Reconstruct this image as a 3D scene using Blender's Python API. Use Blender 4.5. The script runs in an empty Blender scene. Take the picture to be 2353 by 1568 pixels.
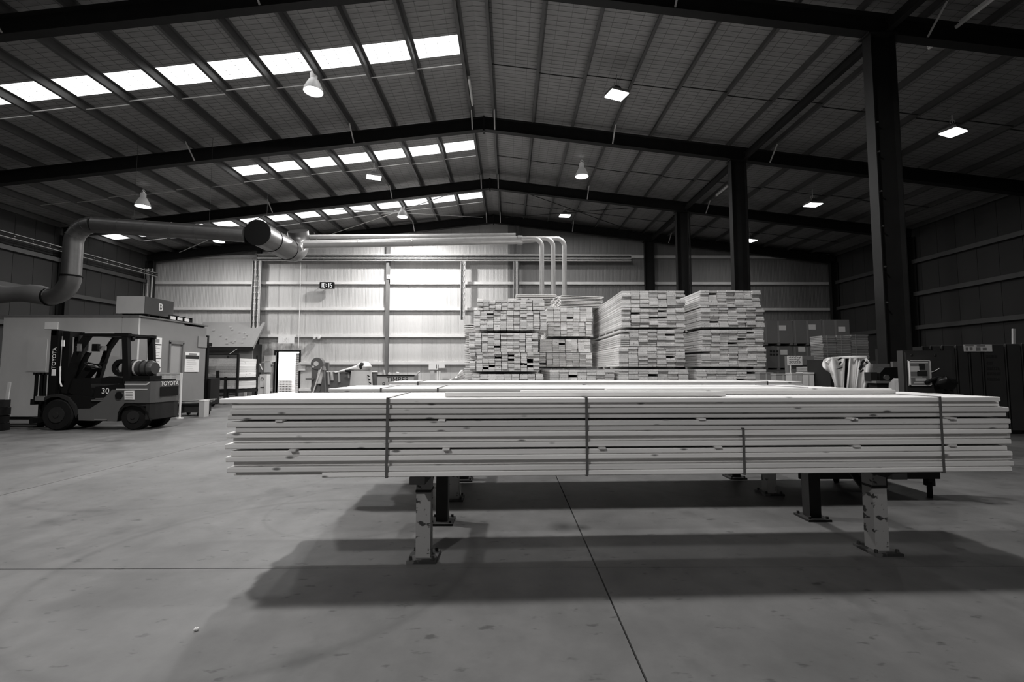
import bpy, math, random
from mathutils import Vector, Matrix, Euler

# ------------------------------------------------------------------ camera, world, exposure
scn = bpy.context.scene
COL = scn.collection
CAM_H, FOC = 1.3, 1046.0
PITCH, YAW = math.atan(66 / FOC), math.atan(6.5 / FOC)
cd = bpy.data.cameras.new('camera')
cam = bpy.data.objects.new('camera', cd)
COL.objects.link(cam)
cam.location = (0, 0, CAM_H)
cam.rotation_euler = (math.pi / 2 + PITCH, 0, -YAW)
cd.sensor_width = 36.0
cd.lens = 36.0 * FOC / 2353.0
cd.clip_end = 300
scn.camera = cam

world = bpy.data.worlds.new('world')
scn.world = world
world.use_nodes = True
wbg = world.node_tree.nodes['Background']
wbg.inputs[0].default_value = (1, 1, 1, 1)
wbg.inputs[1].default_value = 5.0            # overcast white sky seen through the open door

scn.view_settings.view_transform = 'Standard'
scn.view_settings.look = 'None'
scn.view_settings.gamma = 1.0
scn.view_settings.use_curve_mapping = False
scn.view_settings.exposure = -0.28
SKYLIGHT = 2.5        # radiance of the translucent roof sheets
BELL_W = 420.0        # metal halide bell lamps
FLOOD_W = 120.0       # smaller flood lamps

cy = scn.cycles                              # light paths: enough bounces for the hall, no more
cy.max_bounces = 4; cy.diffuse_bounces = 3; cy.glossy_bounces = 2; cy.transmission_bounces = 1; cy.volume_bounces = 0
cy.caustics_reflective = False; cy.caustics_refractive = False
cy.use_adaptive_sampling = True; cy.adaptive_threshold = 0.07

RM = Euler(cam.rotation_euler).to_matrix()
RND = random.Random(7)

def ray(px, py):
    return RM @ Vector(((px - 1176.5) / FOC, (784 - py) / FOC, -1.0))
def at(px, py, Y):
    d = ray(px, py); return Vector((0, 0, CAM_H)) + d * (Y / d.y)
def gnd(px, py, z=0.0):
    d = ray(px, py); return Vector((0, 0, CAM_H)) + d * ((z - CAM_H) / d.z)
def onx(px, py, x):
    d = ray(px, py); return Vector((0, 0, CAM_H)) + d * (x / d.x)
def V(*a): return Vector(a)

# ------------------------------------------------------------------ materials
WARM = (1.0, 0.985, 0.972)
def grey(g): return (g * WARM[0], g * WARM[1], g * WARM[2], 1.0)
_M = {}
def mat(name, g, rough=0.6, metal=0.0, var=0.0, scale=3.0, bump=0.0, bscale=40.0, rnd=0.0, stretch=(1, 1, 1), emit=0.0, spec=None):
    if name in _M: return _M[name]
    m = bpy.data.materials.new(name); m.use_nodes = True
    nt = m.node_tree; b = nt.nodes['Principled BSDF']
    b.inputs['Base Color'].default_value = grey(g)
    b.inputs['Roughness'].default_value = rough
    b.inputs['Metallic'].default_value = metal
    if spec is None: spec = .12 if g < .06 else .4
    b.inputs['Specular IOR Level'].default_value = spec
    tc = nt.nodes.new('ShaderNodeTexCoord'); mp = nt.nodes.new('ShaderNodeMapping')
    mp.inputs['Scale'].default_value = stretch
    nt.links.new(tc.outputs['Object'], mp.inputs['Vector'])
    if var > 0 or rnd > 0:
        n = nt.nodes.new('ShaderNodeTexNoise'); n.inputs['Scale'].default_value = scale
        n.inputs['Detail'].default_value = 6.0; n.inputs['Roughness'].default_value = 0.6
        nt.links.new(mp.outputs[0], n.inputs['Vector'])
        mr = nt.nodes.new('ShaderNodeMapRange')
        mr.inputs[1].default_value = 0.25; mr.inputs[2].default_value = 0.75
        mr.inputs[3].default_value = 1 - var; mr.inputs[4].default_value = 1 + var
        nt.links.new(n.outputs['Fac'], mr.inputs[0])
        fac = mr.outputs[0]
        if rnd > 0:
            oi = nt.nodes.new('ShaderNodeObjectInfo'); r2 = nt.nodes.new('ShaderNodeMapRange')
            r2.inputs[3].default_value = 1 - rnd; r2.inputs[4].default_value = 1 + rnd
            nt.links.new(oi.outputs['Random'], r2.inputs[0])
            mm = nt.nodes.new('ShaderNodeMath'); mm.operation = 'MULTIPLY'
            nt.links.new(fac, mm.inputs[0]); nt.links.new(r2.outputs[0], mm.inputs[1]); fac = mm.outputs[0]
        vm = nt.nodes.new('ShaderNodeVectorMath'); vm.operation = 'SCALE'
        vm.inputs[0].default_value = grey(g)[:3]
        nt.links.new(fac, vm.inputs['Scale']); nt.links.new(vm.outputs[0], b.inputs['Base Color'])
    if bump > 0:
        n2 = nt.nodes.new('ShaderNodeTexNoise'); n2.inputs['Scale'].default_value = bscale
        nt.links.new(mp.outputs[0], n2.inputs['Vector'])
        bp = nt.nodes.new('ShaderNodeBump'); bp.inputs['Strength'].default_value = bump
        bp.inputs['Distance'].default_value = 0.02
        nt.links.new(n2.outputs['Fac'], bp.inputs['Height']); nt.links.new(bp.outputs[0], b.inputs['Normal'])
    if emit > 0:
        b.inputs['Emission Color'].default_value = grey(1.0)
        b.inputs['Emission Strength'].default_value = emit
    _M[name] = m
    return m

def wood(name, g, axis):
    """sawn softwood: grain along the board axis, knots, tone differing from board to board"""
    if name in _M: return _M[name]
    m = bpy.data.materials.new(name); m.use_nodes = True
    nt = m.node_tree; L = nt.links; b = nt.nodes['Principled BSDF']
    b.inputs['Roughness'].default_value = 0.65
    tc = nt.nodes.new('ShaderNodeTexCoord'); oi = nt.nodes.new('ShaderNodeObjectInfo')
    off = nt.nodes.new('ShaderNodeVectorMath'); off.operation = 'MULTIPLY_ADD'
    mul = nt.nodes.new('ShaderNodeVectorMath'); mul.operation = 'SCALE'; mul.inputs[0].default_value = (37.0, 23.0, 51.0)
    L.new(oi.outputs['Random'], mul.inputs['Scale'])
    add = nt.nodes.new('ShaderNodeVectorMath'); add.operation = 'ADD'
    L.new(tc.outputs['Object'], add.inputs[0]); L.new(mul.outputs[0], add.inputs[1])
    mp = nt.nodes.new('ShaderNodeMapping')
    mp.inputs['Scale'].default_value = (0.6, 14, 14) if axis == 'x' else (14, 0.6, 14)
    L.new(add.outputs[0], mp.inputs['Vector'])
    n = nt.nodes.new('ShaderNodeTexNoise'); n.inputs['Scale'].default_value = 2.2; n.inputs['Detail'].default_value = 5
    L.new(mp.outputs[0], n.inputs['Vector'])
    mr = nt.nodes.new('ShaderNodeMapRange'); mr.inputs[1].default_value = .3; mr.inputs[2].default_value = .7
    mr.inputs[3].default_value = 0.86; mr.inputs[4].default_value = 1.08
    L.new(n.outputs['Fac'], mr.inputs[0])
    r2 = nt.nodes.new('ShaderNodeMapRange'); r2.inputs[3].default_value = 0.72; r2.inputs[4].default_value = 1.10
    L.new(oi.outputs['Random'], r2.inputs[0])
    mm = nt.nodes.new('ShaderNodeMath'); mm.operation = 'MULTIPLY'
    L.new(mr.outputs[0], mm.inputs[0]); L.new(r2.outputs[0], mm.inputs[1])
    # knots
    mk = nt.nodes.new('ShaderNodeMapping'); mk.inputs['Scale'].default_value = (1.0, 3.0, 3.0) if axis == 'x' else (3.0, 1.0, 3.0)
    L.new(add.outputs[0], mk.inputs['Vector'])
    vo = nt.nodes.new('ShaderNodeTexVoronoi'); vo.inputs['Scale'].default_value = 4.0
    L.new(mk.outputs[0], vo.inputs['Vector'])
    kr = nt.nodes.new('ShaderNodeMapRange'); kr.inputs[1].default_value = 0.07; kr.inputs[2].default_value = 0.14
    kr.inputs[3].default_value = 0.22; kr.inputs[4].default_value = 1.0
    L.new(vo.outputs['Distance'], kr.inputs[0])
    m2 = nt.nodes.new('ShaderNodeMath'); m2.operation = 'MULTIPLY'
    L.new(mm.outputs[0], m2.inputs[0]); L.new(kr.outputs[0], m2.inputs[1])
    vm = nt.nodes.new('ShaderNodeVectorMath'); vm.operation = 'SCALE'; vm.inputs[0].default_value = grey(g)[:3]
    L.new(m2.outputs[0], vm.inputs['Scale']); L.new(vm.outputs[0], b.inputs['Base Color'])
    bp = nt.nodes.new('ShaderNodeBump'); bp.inputs['Strength'].default_value = .25; bp.inputs['Distance'].default_value = .01
    L.new(n.outputs['Fac'], bp.inputs['Height']); L.new(bp.outputs[0], b.inputs['Normal'])
    _M[name] = m
    return m

def concrete():
    m = bpy.data.materials.new('concrete'); m.use_nodes = True
    nt = m.node_tree; L = nt.links; b = nt.nodes['Principled BSDF']
    geo = nt.nodes.new('ShaderNodeNewGeometry')
    def noise(sc, det, lo, hi, a, c, st=(1, 1, 1)):
        mp = nt.nodes.new('ShaderNodeMapping'); mp.inputs['Scale'].default_value = st
        L.new(geo.outputs['Position'], mp.inputs['Vector'])
        n = nt.nodes.new('ShaderNodeTexNoise'); n.inputs['Scale'].default_value = sc; n.inputs['Detail'].default_value = det
        n.inputs['Roughness'].default_value = .62
        L.new(mp.outputs[0], n.inputs['Vector'])
        r = nt.nodes.new('ShaderNodeMapRange'); r.inputs[1].default_value = lo; r.inputs[2].default_value = hi
        r.inputs[3].default_value = a; r.inputs[4].default_value = c
        L.new(n.outputs['Fac'], r.inputs[0]); return r.outputs[0], n
    def mulf(a, c):
        k = nt.nodes.new('ShaderNodeMath'); k.operation = 'MULTIPLY'
        L.new(a, k.inputs[0]); L.new(c, k.inputs[1]); return k.outputs[0]
    f1, _ = noise(.8, 7, .32, .68, .66, 1.2)
    f2, n2 = noise(5, 8, .3, .7, .88, 1.10)
    f3, _ = noise(1.7, 4, .58, .72, 1.0, .66)          # dark blotches
    f4, _ = noise(6, 3, .63, .70, 1.0, .5, (1, 2.2, 1))             # small dark drips
    f5, _ = noise(2.0, 3, .40, .60, .95, 1.05, (1, .12, 1))
    f = mulf(mulf(mulf(mulf(f1, f2), f3), f4), f5)
    # curved tyre marks: thin rings round turning centres
    def ring(cx, cy, rad, wid, dark):
        vs = nt.nodes.new('ShaderNodeVectorMath'); vs.operation = 'DISTANCE'; vs.inputs[1].default_value = (cx, cy, 0)
        L.new(geo.outputs['Position'], vs.inputs[0])
        s = nt.nodes.new('ShaderNodeMath'); s.operation = 'SUBTRACT'; s.inputs[1].default_value = rad
        L.new(vs.outputs['Value'], s.inputs[0])
        a = nt.nodes.new('ShaderNodeMath'); a.operation = 'ABSOLUTE'; L.new(s.outputs[0], a.inputs[0])
        r = nt.nodes.new('ShaderNodeMapRange'); r.inputs[1].default_value = 0; r.inputs[2].default_value = wid
        r.inputs[3].default_value = dark; r.inputs[4].default_value = 1.0
        L.new(a.outputs[0], r.inputs[0]); return r.outputs[0]
    for args in ((-1.6, 3.3, 1.35, .05, .80), (-1.4, 4.4, .8, .03, .85), (-3.9, 6.2, 1.9, .05, .85), (-2.4, 5.6, 2.6, .06, .88),
                 (.45, 3.86, 0.0, .16, .25), (.60, 3.84, 0.0, .09, .25), (-.2, 2.6, 3.0, .05, .9)):
        f = mulf(f, ring(*args))
    vm = nt.nodes.new('ShaderNodeVectorMath'); vm.operation = 'SCALE'; vm.inputs[0].default_value = grey(.122)[:3]
    L.new(f, vm.inputs['Scale']); L.new(vm.outputs[0], b.inputs['Base Color'])
    b.inputs['Roughness'].default_value = .55
    bp = nt.nodes.new('ShaderNodeBump'); bp.inputs['Strength'].default_value = .12; bp.inputs['Distance'].default_value = .01
    L.new(n2.outputs['Fac'], bp.inputs['Height']); L.new(bp.outputs[0], b.inputs['Normal'])
    return m

def peeling(name, g, dark, thr=.57):
    m = bpy.data.materials.new(name); m.use_nodes = True
    nt = m.node_tree; L = nt.links; b = nt.nodes['Principled BSDF']
    tc = nt.nodes.new('ShaderNodeTexCoord'); mp = nt.nodes.new('ShaderNodeMapping'); mp.inputs['Scale'].default_value = (1, 1, 1.6)
    L.new(tc.outputs['Object'], mp.inputs['Vector'])
    n = nt.nodes.new('ShaderNodeTexNoise'); n.inputs['Scale'].default_value = 9; n.inputs['Detail'].default_value = 5
    L.new(mp.outputs[0], n.inputs['Vector'])
    r = nt.nodes.new('ShaderNodeMapRange'); r.inputs[1].default_value = thr; r.inputs[2].default_value = thr + .03
    L.new(n.outputs['Fac'], r.inputs[0])
    mx = nt.nodes.new('ShaderNodeMix'); mx.data_type = 'RGBA'
    mx.inputs['A'].default_value = grey(g); mx.inputs['B'].default_value = grey(dark)
    L.new(r.outputs[0], mx.inputs['Factor']); L.new(mx.outputs['Result'], b.inputs['Base Color'])
    b.inputs['Roughness'].default_value = .6
    return m

def emission(name, s):
    m = bpy.data.materials.new(name); m.use_nodes = True
    nt = m.node_tree; nt.nodes.remove(nt.nodes['Principled BSDF'])
    e = nt.nodes.new('ShaderNodeEmission'); e.inputs[0].default_value = (1, 1, 1, 1); e.inputs[1].default_value = s
    nt.links.new(e.outputs[0], nt.nodes['Material Output'].inputs[0])
    return m

M_FLOOR = concrete()
M_JOINT = mat('joint_filler', .03, .9)
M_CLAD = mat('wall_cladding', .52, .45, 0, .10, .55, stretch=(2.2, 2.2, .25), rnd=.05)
M_CLADD = mat('side_cladding_shaded', .04, .6, 0, .10, .8, rnd=.05)  # same sheets as the back wall, darkened to carry the side walls' shade
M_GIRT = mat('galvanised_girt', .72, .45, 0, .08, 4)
M_CLADR = mat('wall_cladding_dark', .22, .5, 0, .10, .55, stretch=(2.2, 2.2, .25), rnd=.05)  # darker cladding on the right half of the back wall
M_GIRTD = mat('shaded_girt', .065, .5, .1, .1, 3)  # side-wall girts, their shade put into the colour
M_STEEL = mat('dark_painted_steel', .022, .5, 0, .15, 3)
M_COLSTEEL = mat('column_paint', .018, .5, 0, .2, 2.5)
M_PURLIN = mat('galvanised_purlin', .09, .5, .1, .12, 3)
M_ROOF = mat('roof_foil', .28, .55, .1, .12, 1.6, .5, 5.0, rnd=.06, stretch=(.4, 4, 1))
M_WIRE = mat('mesh_wire', .10, .6)
M_SKY = emission('skylight_glow', SKYLIGHT)
M_PINEX = wood('pine_lengthwise', .86, 'x')
M_PINEY = wood('pine_stacked', .84, 'y')
M_STRAP = mat('strap_steel', .13, .45, .3)
M_POST = peeling('post_paint', .30, .03, .56)
M_RAILDARK = mat('post_dark', .04, .6, 0, .2, 5)
M_OFFICE = mat('office_panel', .46, .5, 0, .12, 1.1, stretch=(1, 1, .5))
M_DUCT = mat('galvanised_duct', .15, .4, .75, .10, 6)
M_DUCTD = mat('duct_cap', .006, .8)
M_BLACK = mat('black_paint', .008, .45)
M_RUBBER = mat('tyre_rubber', .009, .75, 0, .2, 9)
M_TRUCK = mat('truck_grey', .085, .35, 0, .08, 3)
M_TRUCKL = mat('truck_highlight', .45, .3)  # pale tone for strips carrying the hood's reflected highlight
M_CHROME = mat('bright_metal', .6, .25, .9)
M_WHITE = mat('white_paint', .75, .5)
M_PAPER = mat('white_paper', .72, .7, 0, .04, 6)
M_INK = mat('print_ink', .03, .7)
M_INKG = mat('print_grey', .22, .7)
M_CARD = mat('cardboard', .16, .75, 0, .08, 2, rnd=.12)
M_DARKPACK = mat('dark_wrapped_panel', .045, .55, 0, .12, 2)
M_SHEET = mat('board_sheet', .32, .7, 0, .08, 6, rnd=.12)
M_WRAP = mat('plastic_wrap', .68, .4, 0, .04, 4)
M_MACH = mat('machine_grey', .14, .5, 0, .12, 3)
M_PIPE = mat('lit_pipe', .50, .35, .35, .1, 6)  # galvanised metal of the ducts, made paler for the light it catches
M_TRAY = mat('tray_zinc', .58, .5, .0, .1, 8)
M_CABLE = mat('cable_black', .03, .6)
M_GLASS = mat('window_glass', .30, .12, 0, .05, 1)
M_LAMPB = mat('lamp_housing', .45, .35, .6)
M_LAMP = emission('lamp_glow', 18.0)
M_LAMPF = emission('flood_glow', 8.0)
M_DIGIT = emission('digit_glow', 2.2)
M_SIGN = mat('exit_sign_face', .5, .4, emit=.35)
M_TUBE = mat('tube_diffuser', .75, .4)
M_OUT = mat('yard_concrete', .6, .8, 0, .1, 1)
M_CANOPY = mat('booth_sheet', .24, .55, 0, .06, 2)
M_SHADE = mat('prismatic_shade', .6, .3, emit=.12)
M_HOOD = mat('canopy_sheet', .46, .5, 0, .06, 2)

# ------------------------------------------------------------------ mesh builder
class MB:
    def __init__(s): s.v = []; s.f = []
    def quadbox(s, pts):
        n = len(s.v); s.v += [Vector(p) for p in pts]
        for q in ((0, 3, 2, 1), (4, 5, 6, 7), (0, 1, 5, 4), (1, 2, 6, 5), (2, 3, 7, 6), (3, 0, 4, 7)):
            s.f.append(tuple(n + i for i in q))
        return s
    def box(s, x0, x1, y0, y1, z0, z1):
        return s.quadbox([(x0, y0, z0), (x1, y0, z0), (x1, y1, z0), (x0, y1, z0), (x0, y0, z1), (x1, y0, z1), (x1, y1, z1), (x0, y1, z1)])
    def bar(s, p0, p1, w, h, up=(0, 0, 1), os=0.0, ou=0.0):
        p0 = Vector(p0); p1 = Vector(p1); d = (p1 - p0).normalized(); u = Vector(up)
        sd = d.cross(u)
        if sd.length < 1e-5: u = Vector((1, 0, 0)); sd = d.cross(u)
        sd.normalize(); u = sd.cross(d).normalized()
        def c(p): 
            o = p + sd * os + u * ou
            return [o - sd * w / 2 - u * h / 2, o + sd * w / 2 - u * h / 2, o + sd * w / 2 + u * h / 2, o - sd * w / 2 + u * h / 2]
        a = c(p0); b = c(p1)
        return s.quadbox([a[0], a[1], b[1], b[0], a[3], a[2], b[2], b[3]])
    def ibeam(s, p0, p1, h, b, tf=.018, tw=.012, up=(0, 0, 1)):
        s.bar(p0, p1, b, tf, up, 0, h / 2 - tf / 2); s.bar(p0, p1, b, tf, up, 0, -h / 2 + tf / 2)
        return s.bar(p0, p1, tw, h - 2 * tf, up)
    def zed(s, p0, p1, h=.2, b=.07, t=.006, up=(0, 0, 1)):
        s.bar(p0, p1, t, h, up); s.bar(p0, p1, b, t, up, b / 2, h / 2); return s.bar(p0, p1, b, t, up, -b / 2, -h / 2)
    def tube(s, pts, r, n=10, caps=True, radii=None):
        pts = [Vector(p) for p in pts]; m = len(pts); base = len(s.v)
        prev = None
        for i, p in enumerate(pts):
            d = (pts[min(i + 1, m - 1)] - pts[max(i - 1, 0)]).normalized()
            if prev is None:
                a = Vector((0, 0, 1)) if abs(d.z) < .9 else Vector((1, 0, 0))
                u = d.cross(a).normalized()
            else:
                u = (prev - d * prev.dot(d)).normalized()
            prev = u; w = d.cross(u)
            rr = radii[i] if radii else r
            for k in range(n):
                t = 2 * math.pi * k / n
                s.v.append(p + u * (rr * math.cos(t)) + w * (rr * math.sin(t)))
        for i in range(m - 1):
            for k in range(n):
                a = base + i * n + k; b = base + i * n + (k + 1) % n
                s.f.append((a, b, b + n, a + n))
        if caps:
            s.f.append(tuple(base + k for k in reversed(range(n))))
            s.f.append(tuple(base + (m - 1) * n + k for k in range(n)))
        return s
    def prism(s, poly, fn, a, b):
        """extrude 2-D polygon between parameters a and b; fn(u, v, t) -> point"""
        n = len(s.v); k = len(poly)
        s.v += [Vector(fn(u, v, a)) for u, v in poly] + [Vector(fn(u, v, b)) for u, v in poly]
        s.f.append(tuple(n + i for i in range(k))); s.f.append(tuple(n + k + i for i in reversed(range(k))))
        for i in range(k):
            j = (i + 1) % k; s.f.append((n + i, n + k + i, n + k + j, n + j))
        return s
    def grid(s, fn, nu, nv):
        n = len(s.v)
        for j in range(nv + 1):
            for i in range(nu + 1): s.v.append(Vector(fn(i / nu, j / nv)))
        for j in range(nv):
            for i in range(nu):
                a = n + j * (nu + 1) + i; s.f.append((a, a + 1, a + nu + 2, a + nu + 1))
        return s
    def ring(s, c, ax, r0, r1, n=24, h=.02):
        c = Vector(c); ax = Vector(ax).normalized(); a = Vector((0, 0, 1)) if abs(ax.z) < .9 else Vector((1, 0, 0))
        u = ax.cross(a).normalized(); w = ax.cross(u); base = len(s.v)
        for k in range(n):
            t = 2 * math.pi * k / n; e = u * math.cos(t) + w * math.sin(t)
            s.v += [c + e * r0 - ax * h / 2, c + e * r1 - ax * h / 2, c + e * r1 + ax * h / 2, c + e * r0 + ax * h / 2]
        for k in range(n):
            p = base + 4 * k; q = base + 4 * ((k + 1) % n)
            for i in range(4):
                j = (i + 1) % 4; s.f.append((p + i, p + j, q + j, q + i))
        return s
    def mesh(s, name, m, smooth=False, org=(0, 0, 0)):
        me = bpy.data.meshes.new(name); o = Vector(org)
        me.from_pydata([tuple(v - o) for v in s.v], [], s.f)
        me.materials.append(m)
        if smooth:
            me.polygons.foreach_set('use_smooth', [True] * len(me.polygons))
            me.set_sharp_from_angle(angle=math.radians(40))
        me.update(); return me
    def build(s, name, m, parent=None, smooth=False, loc=None, kind=None):
        """author in world coordinates (parents are unrotated empties at ORG[parent])"""
        org = Vector(loc) if loc is not None else (wloc(parent) if parent else Vector((0, 0, 0)))
        o = bpy.data.objects.new(name, s.mesh(name, m, smooth, org)); COL.objects.link(o)
        if parent: o.parent = parent; o.location = org - wloc(parent)
        else: o.location = org
        if kind: o['kind'] = kind
        return o
def wloc(o):
    p = Vector((0, 0, 0))
    while o: p = p + o.location; o = o.parent
    return p
def tag(o, label, cat, group=None):
    o['label'] = label; o['category'] = cat
    if group: o['group'] = group
    return o
def thing(name, label, cat, loc=(0, 0, 0), group=None, rz=0.0):
    o = bpy.data.objects.new(name, None); COL.objects.link(o); o.location = loc; o.empty_display_size = .1
    o.rotation_euler = (0, 0, rz)
    return tag(o, label, cat, group)
def link(name, me, parent, loc, rot=(0, 0, 0)):
    o = bpy.data.objects.new(name, me); COL.objects.link(o); o.parent = parent; o.location = loc; o.rotation_euler = rot
    return o
def copy_tree(src, loc, label=None, rz=None):
    c = src.copy(); COL.objects.link(c); c.location = loc
    if rz is not None: c.rotation_euler = (0, 0, rz)
    if label: c['label'] = label
    for ch in list(src.children):
        d = ch.copy(); COL.objects.link(d); d.parent = c
        for g in list(ch.children):
            e = g.copy(); COL.objects.link(e); e.parent = d
    return c
def lettering(name, body, size, loc, rot, m, parent, ext=.002):
    """rot: euler; loc in world coordinates, centred"""
    cu = bpy.data.curves.new(name, 'FONT'); cu.body = body; cu.size = size; cu.align_x = 'CENTER'; cu.align_y = 'CENTER'; cu.extrude = ext
    t = bpy.data.objects.new(name, cu); COL.objects.link(t)
    dg = bpy.context.evaluated_depsgraph_get()
    me = bpy.data.meshes.new_from_object(t.evaluated_get(dg)); me.name = name
    bpy.data.objects.remove(t); me.materials.clear(); me.materials.append(m)
    o = bpy.data.objects.new(name, me); COL.objects.link(o)
    o.rotation_euler = rot
    if parent: o.parent = parent; o.location = Vector(loc) - wloc(parent)
    else: o.location = loc
    return o
FACE = (math.pi / 2, 0, 0)                # lettering that faces the camera (-Y)
FACEX = (math.pi / 2, 0, math.pi / 2)     # lettering that faces +X
# ------------------------------------------------------------------ the building
XR, SL = -0.83, 0.12                     # ridge line and roof slope
XL, XW = -19.05, 17.4                    # inner faces of side walls
YB, YF = 24.1, -10.0                     # back and front walls
def zu(x): return 9.07 - SL * abs(x - XR)        # underside of the rafters
def zroof(x): return zu(x) + .42 + .205
def structure(o): o['kind'] = 'structure'; return o

# floor: slabs with sawn joints between them
fb = MB().box(XL - .3, XW + .3, YF - .3, YB + .3, -.25, -.025).build('floor', M_JOINT); structure(fb)
gx = [XL] + [.575 + 5.84 * k for k in range(-3, 3)] + [XW]
gy = [YF] + [3.08 + 5.84 * k for k in range(-2, 4)] + [YB + .2]
for i in range(len(gx) - 1):
    for j in range(len(gy) - 1):
        MB().box(gx[i] + .005, gx[i + 1] - .005, gy[j] + .004, gy[j + 1] - .004, -.025, 0).build('slab', M_FLOOR, fb)

# back wall with door opening
DX0, DX1, DZ = -12.3, -11.08, 2.25
w = MB()
w.prism([(XL, 0), (DX0, 0), (DX0, DZ), (DX1, DZ), (DX1, 0), (XW, 0), (XW, zroof(XW)), (XR, zroof(XR)), (XL, zroof(XL))],
        lambda u, v, t: (u, t, v), YB + .06, YB + .26)
wb = structure(w.build('wall_back', M_CLADD))
def clad(x0, x1, z0):
    m = MB(); n = 10; pts = []
    for k in range(n):
        a = x0 + (x1 - x0) * k / n; st = (x1 - x0) / n
        pts += [(a, 0), (a + st * .62, 0), (a + st * .75, .004), (a + st * .88, .004)]
    pts.append((x1, 0))
    base = len(m.v)
    for px, d in pts:
        m.v.append(V(px, YB + d, z0)); m.v.append(V(px, YB + d, zu(px) + .3))
    for k in range(len(pts) - 1):
        a = 2 * k; m.f.append((a, a + 2, a + 3, a + 1))
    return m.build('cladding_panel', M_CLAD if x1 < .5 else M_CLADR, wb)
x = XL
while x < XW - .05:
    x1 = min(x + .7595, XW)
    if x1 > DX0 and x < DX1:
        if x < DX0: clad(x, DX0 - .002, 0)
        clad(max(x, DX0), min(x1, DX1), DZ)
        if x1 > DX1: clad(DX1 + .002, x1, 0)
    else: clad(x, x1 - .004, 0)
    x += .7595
GZ = (5.9, 4.51, 3.08, 1.64)
WCOL = (-13.2, -6.4, .45, 7.25)
for z in (7.33,) + GZ + (.25,):
    edges = [XL] + list(WCOL) + [XW]
    for a, b in zip(edges, edges[1:]):
        segs = [(a + .06, b - .06)]
        if z < DZ and a < DX0 < b: segs = [(a + .06, DX0 - .1), (DX1 + .1, b - .06)]
        for p, q in segs:
            MB().bar((p, YB - .165, z), (q, YB - .165, z), .006, .13).bar((p, YB - .085, z + .065), (q, YB - .085, z + .065), .165, .006).bar((p, YB - .085, z - .065), (q, YB - .085, z - .065), .165, .006).build('girt', M_GIRT, wb)
for i, x in enumerate(WCOL[:3]):
    o = MB().ibeam((x, YB - .28, 0), (x, YB - .28, zu(x) + .05), .22, .16, .012, .009, up=(0, 1, 0)).build('wall_post', M_STEEL if i == 0 else M_MACH, wb)
# door jambs, head and the open doorway
dj = structure(MB().box(DX0 - .09, DX0, YB - .03, YB + .28, 0, DZ + .08).box(DX1, DX1 + .09, YB - .03, YB + .28, 0, DZ + .08)
               .box(DX0, DX1, YB - .03, YB + .28, DZ, DZ + .08).build('door_1', M_COLSTEEL))

# side walls and the wall behind the camera
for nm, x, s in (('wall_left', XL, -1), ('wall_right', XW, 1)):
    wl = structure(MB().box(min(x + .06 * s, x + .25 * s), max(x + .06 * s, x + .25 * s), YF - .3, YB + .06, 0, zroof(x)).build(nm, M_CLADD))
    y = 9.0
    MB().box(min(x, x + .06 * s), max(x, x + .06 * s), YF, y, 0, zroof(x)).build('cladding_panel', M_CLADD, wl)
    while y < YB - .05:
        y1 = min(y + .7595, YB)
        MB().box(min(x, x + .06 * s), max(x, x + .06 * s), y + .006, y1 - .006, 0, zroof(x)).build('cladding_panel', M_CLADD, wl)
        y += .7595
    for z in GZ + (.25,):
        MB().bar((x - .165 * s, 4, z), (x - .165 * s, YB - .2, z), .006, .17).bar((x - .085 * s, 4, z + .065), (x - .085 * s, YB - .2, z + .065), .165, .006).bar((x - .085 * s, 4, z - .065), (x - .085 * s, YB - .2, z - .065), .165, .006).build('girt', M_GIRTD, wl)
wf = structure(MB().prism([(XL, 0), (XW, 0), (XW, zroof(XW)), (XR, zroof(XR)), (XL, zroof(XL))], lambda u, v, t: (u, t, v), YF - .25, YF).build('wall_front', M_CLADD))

# roof: sheets laid down the slope, translucent ones between, purlins, wire mesh
ce = structure(MB().box(XR - .35, XR + .35, YF, YB + .2, zroof(XR) + .02, zroof(XR) + .06).build('ceiling', M_ROOF))
SKY = [(5.4, 6.1, -18.9), (10.85, 11.55, -18.9), (16.08, 16.78, -10.15), (20.9, 21.62, -18.9)]
PUR = [.36 + 1.27 * k for k in range(15)]
ys = []
y = YF
for a, b, _ in SKY + [(YB + .2, None, None)]:
    n = max(1, round((a - y) / .76))
    ys += [(y + (a - y) * k / n, y + (a - y) * (k + 1) / n, None) for k in range(n)]
    if b: ys.append((a, b, _)); y = b
def roofpiece(name, m, x0, x1, y0, y1, t=.03):
    mb = MB(); a, b = zroof(x0), zroof(x1)
    mb.quadbox([(x0, y0, a), (x1, y0, b), (x1, y1, b), (x0, y1, a), (x0, y0, a + t), (x1, y0, b + t), (x1, y1, b + t), (x0, y1, a + t)])
    return mb.build(name, m, ce)
for a, b, xs in ys:
    roofpiece('roof_sheet', M_ROOF, XR, XW + .3, a, b)
    if xs is None:
        roofpiece('roof_sheet', M_ROOF, XL - .3, XR, a, b)
    else:
        roofpiece('roof_sheet', M_ROOF, XR - PUR[0], XR, a, b)
        if xs > XL + 1: roofpiece('roof_sheet', M_ROOF, XL - .3, xs, a, b)
        for k in range(len(PUR) - 1):
            x1 = XR - PUR[k]; x0 = XR - PUR[k + 1]
            if x0 < xs - .3: break
            roofpiece('skylight_panel', M_SKY, x0, x1, a, b)
        if xs <= XL + 1: roofpiece('roof_sheet', M_ROOF, XL - .3, x0 if x0 < XR - 17 else xs, a, b)
for s in (-1, 1):
    for d in PUR:
        x = XR + s * d; z = zu(x) + .42 + .1
        MB().zed((x, YF, z), (x, YB - .02, z), .2, .075, .006).build('purlin', M_PURLIN, ce)
wm = MB()
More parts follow.
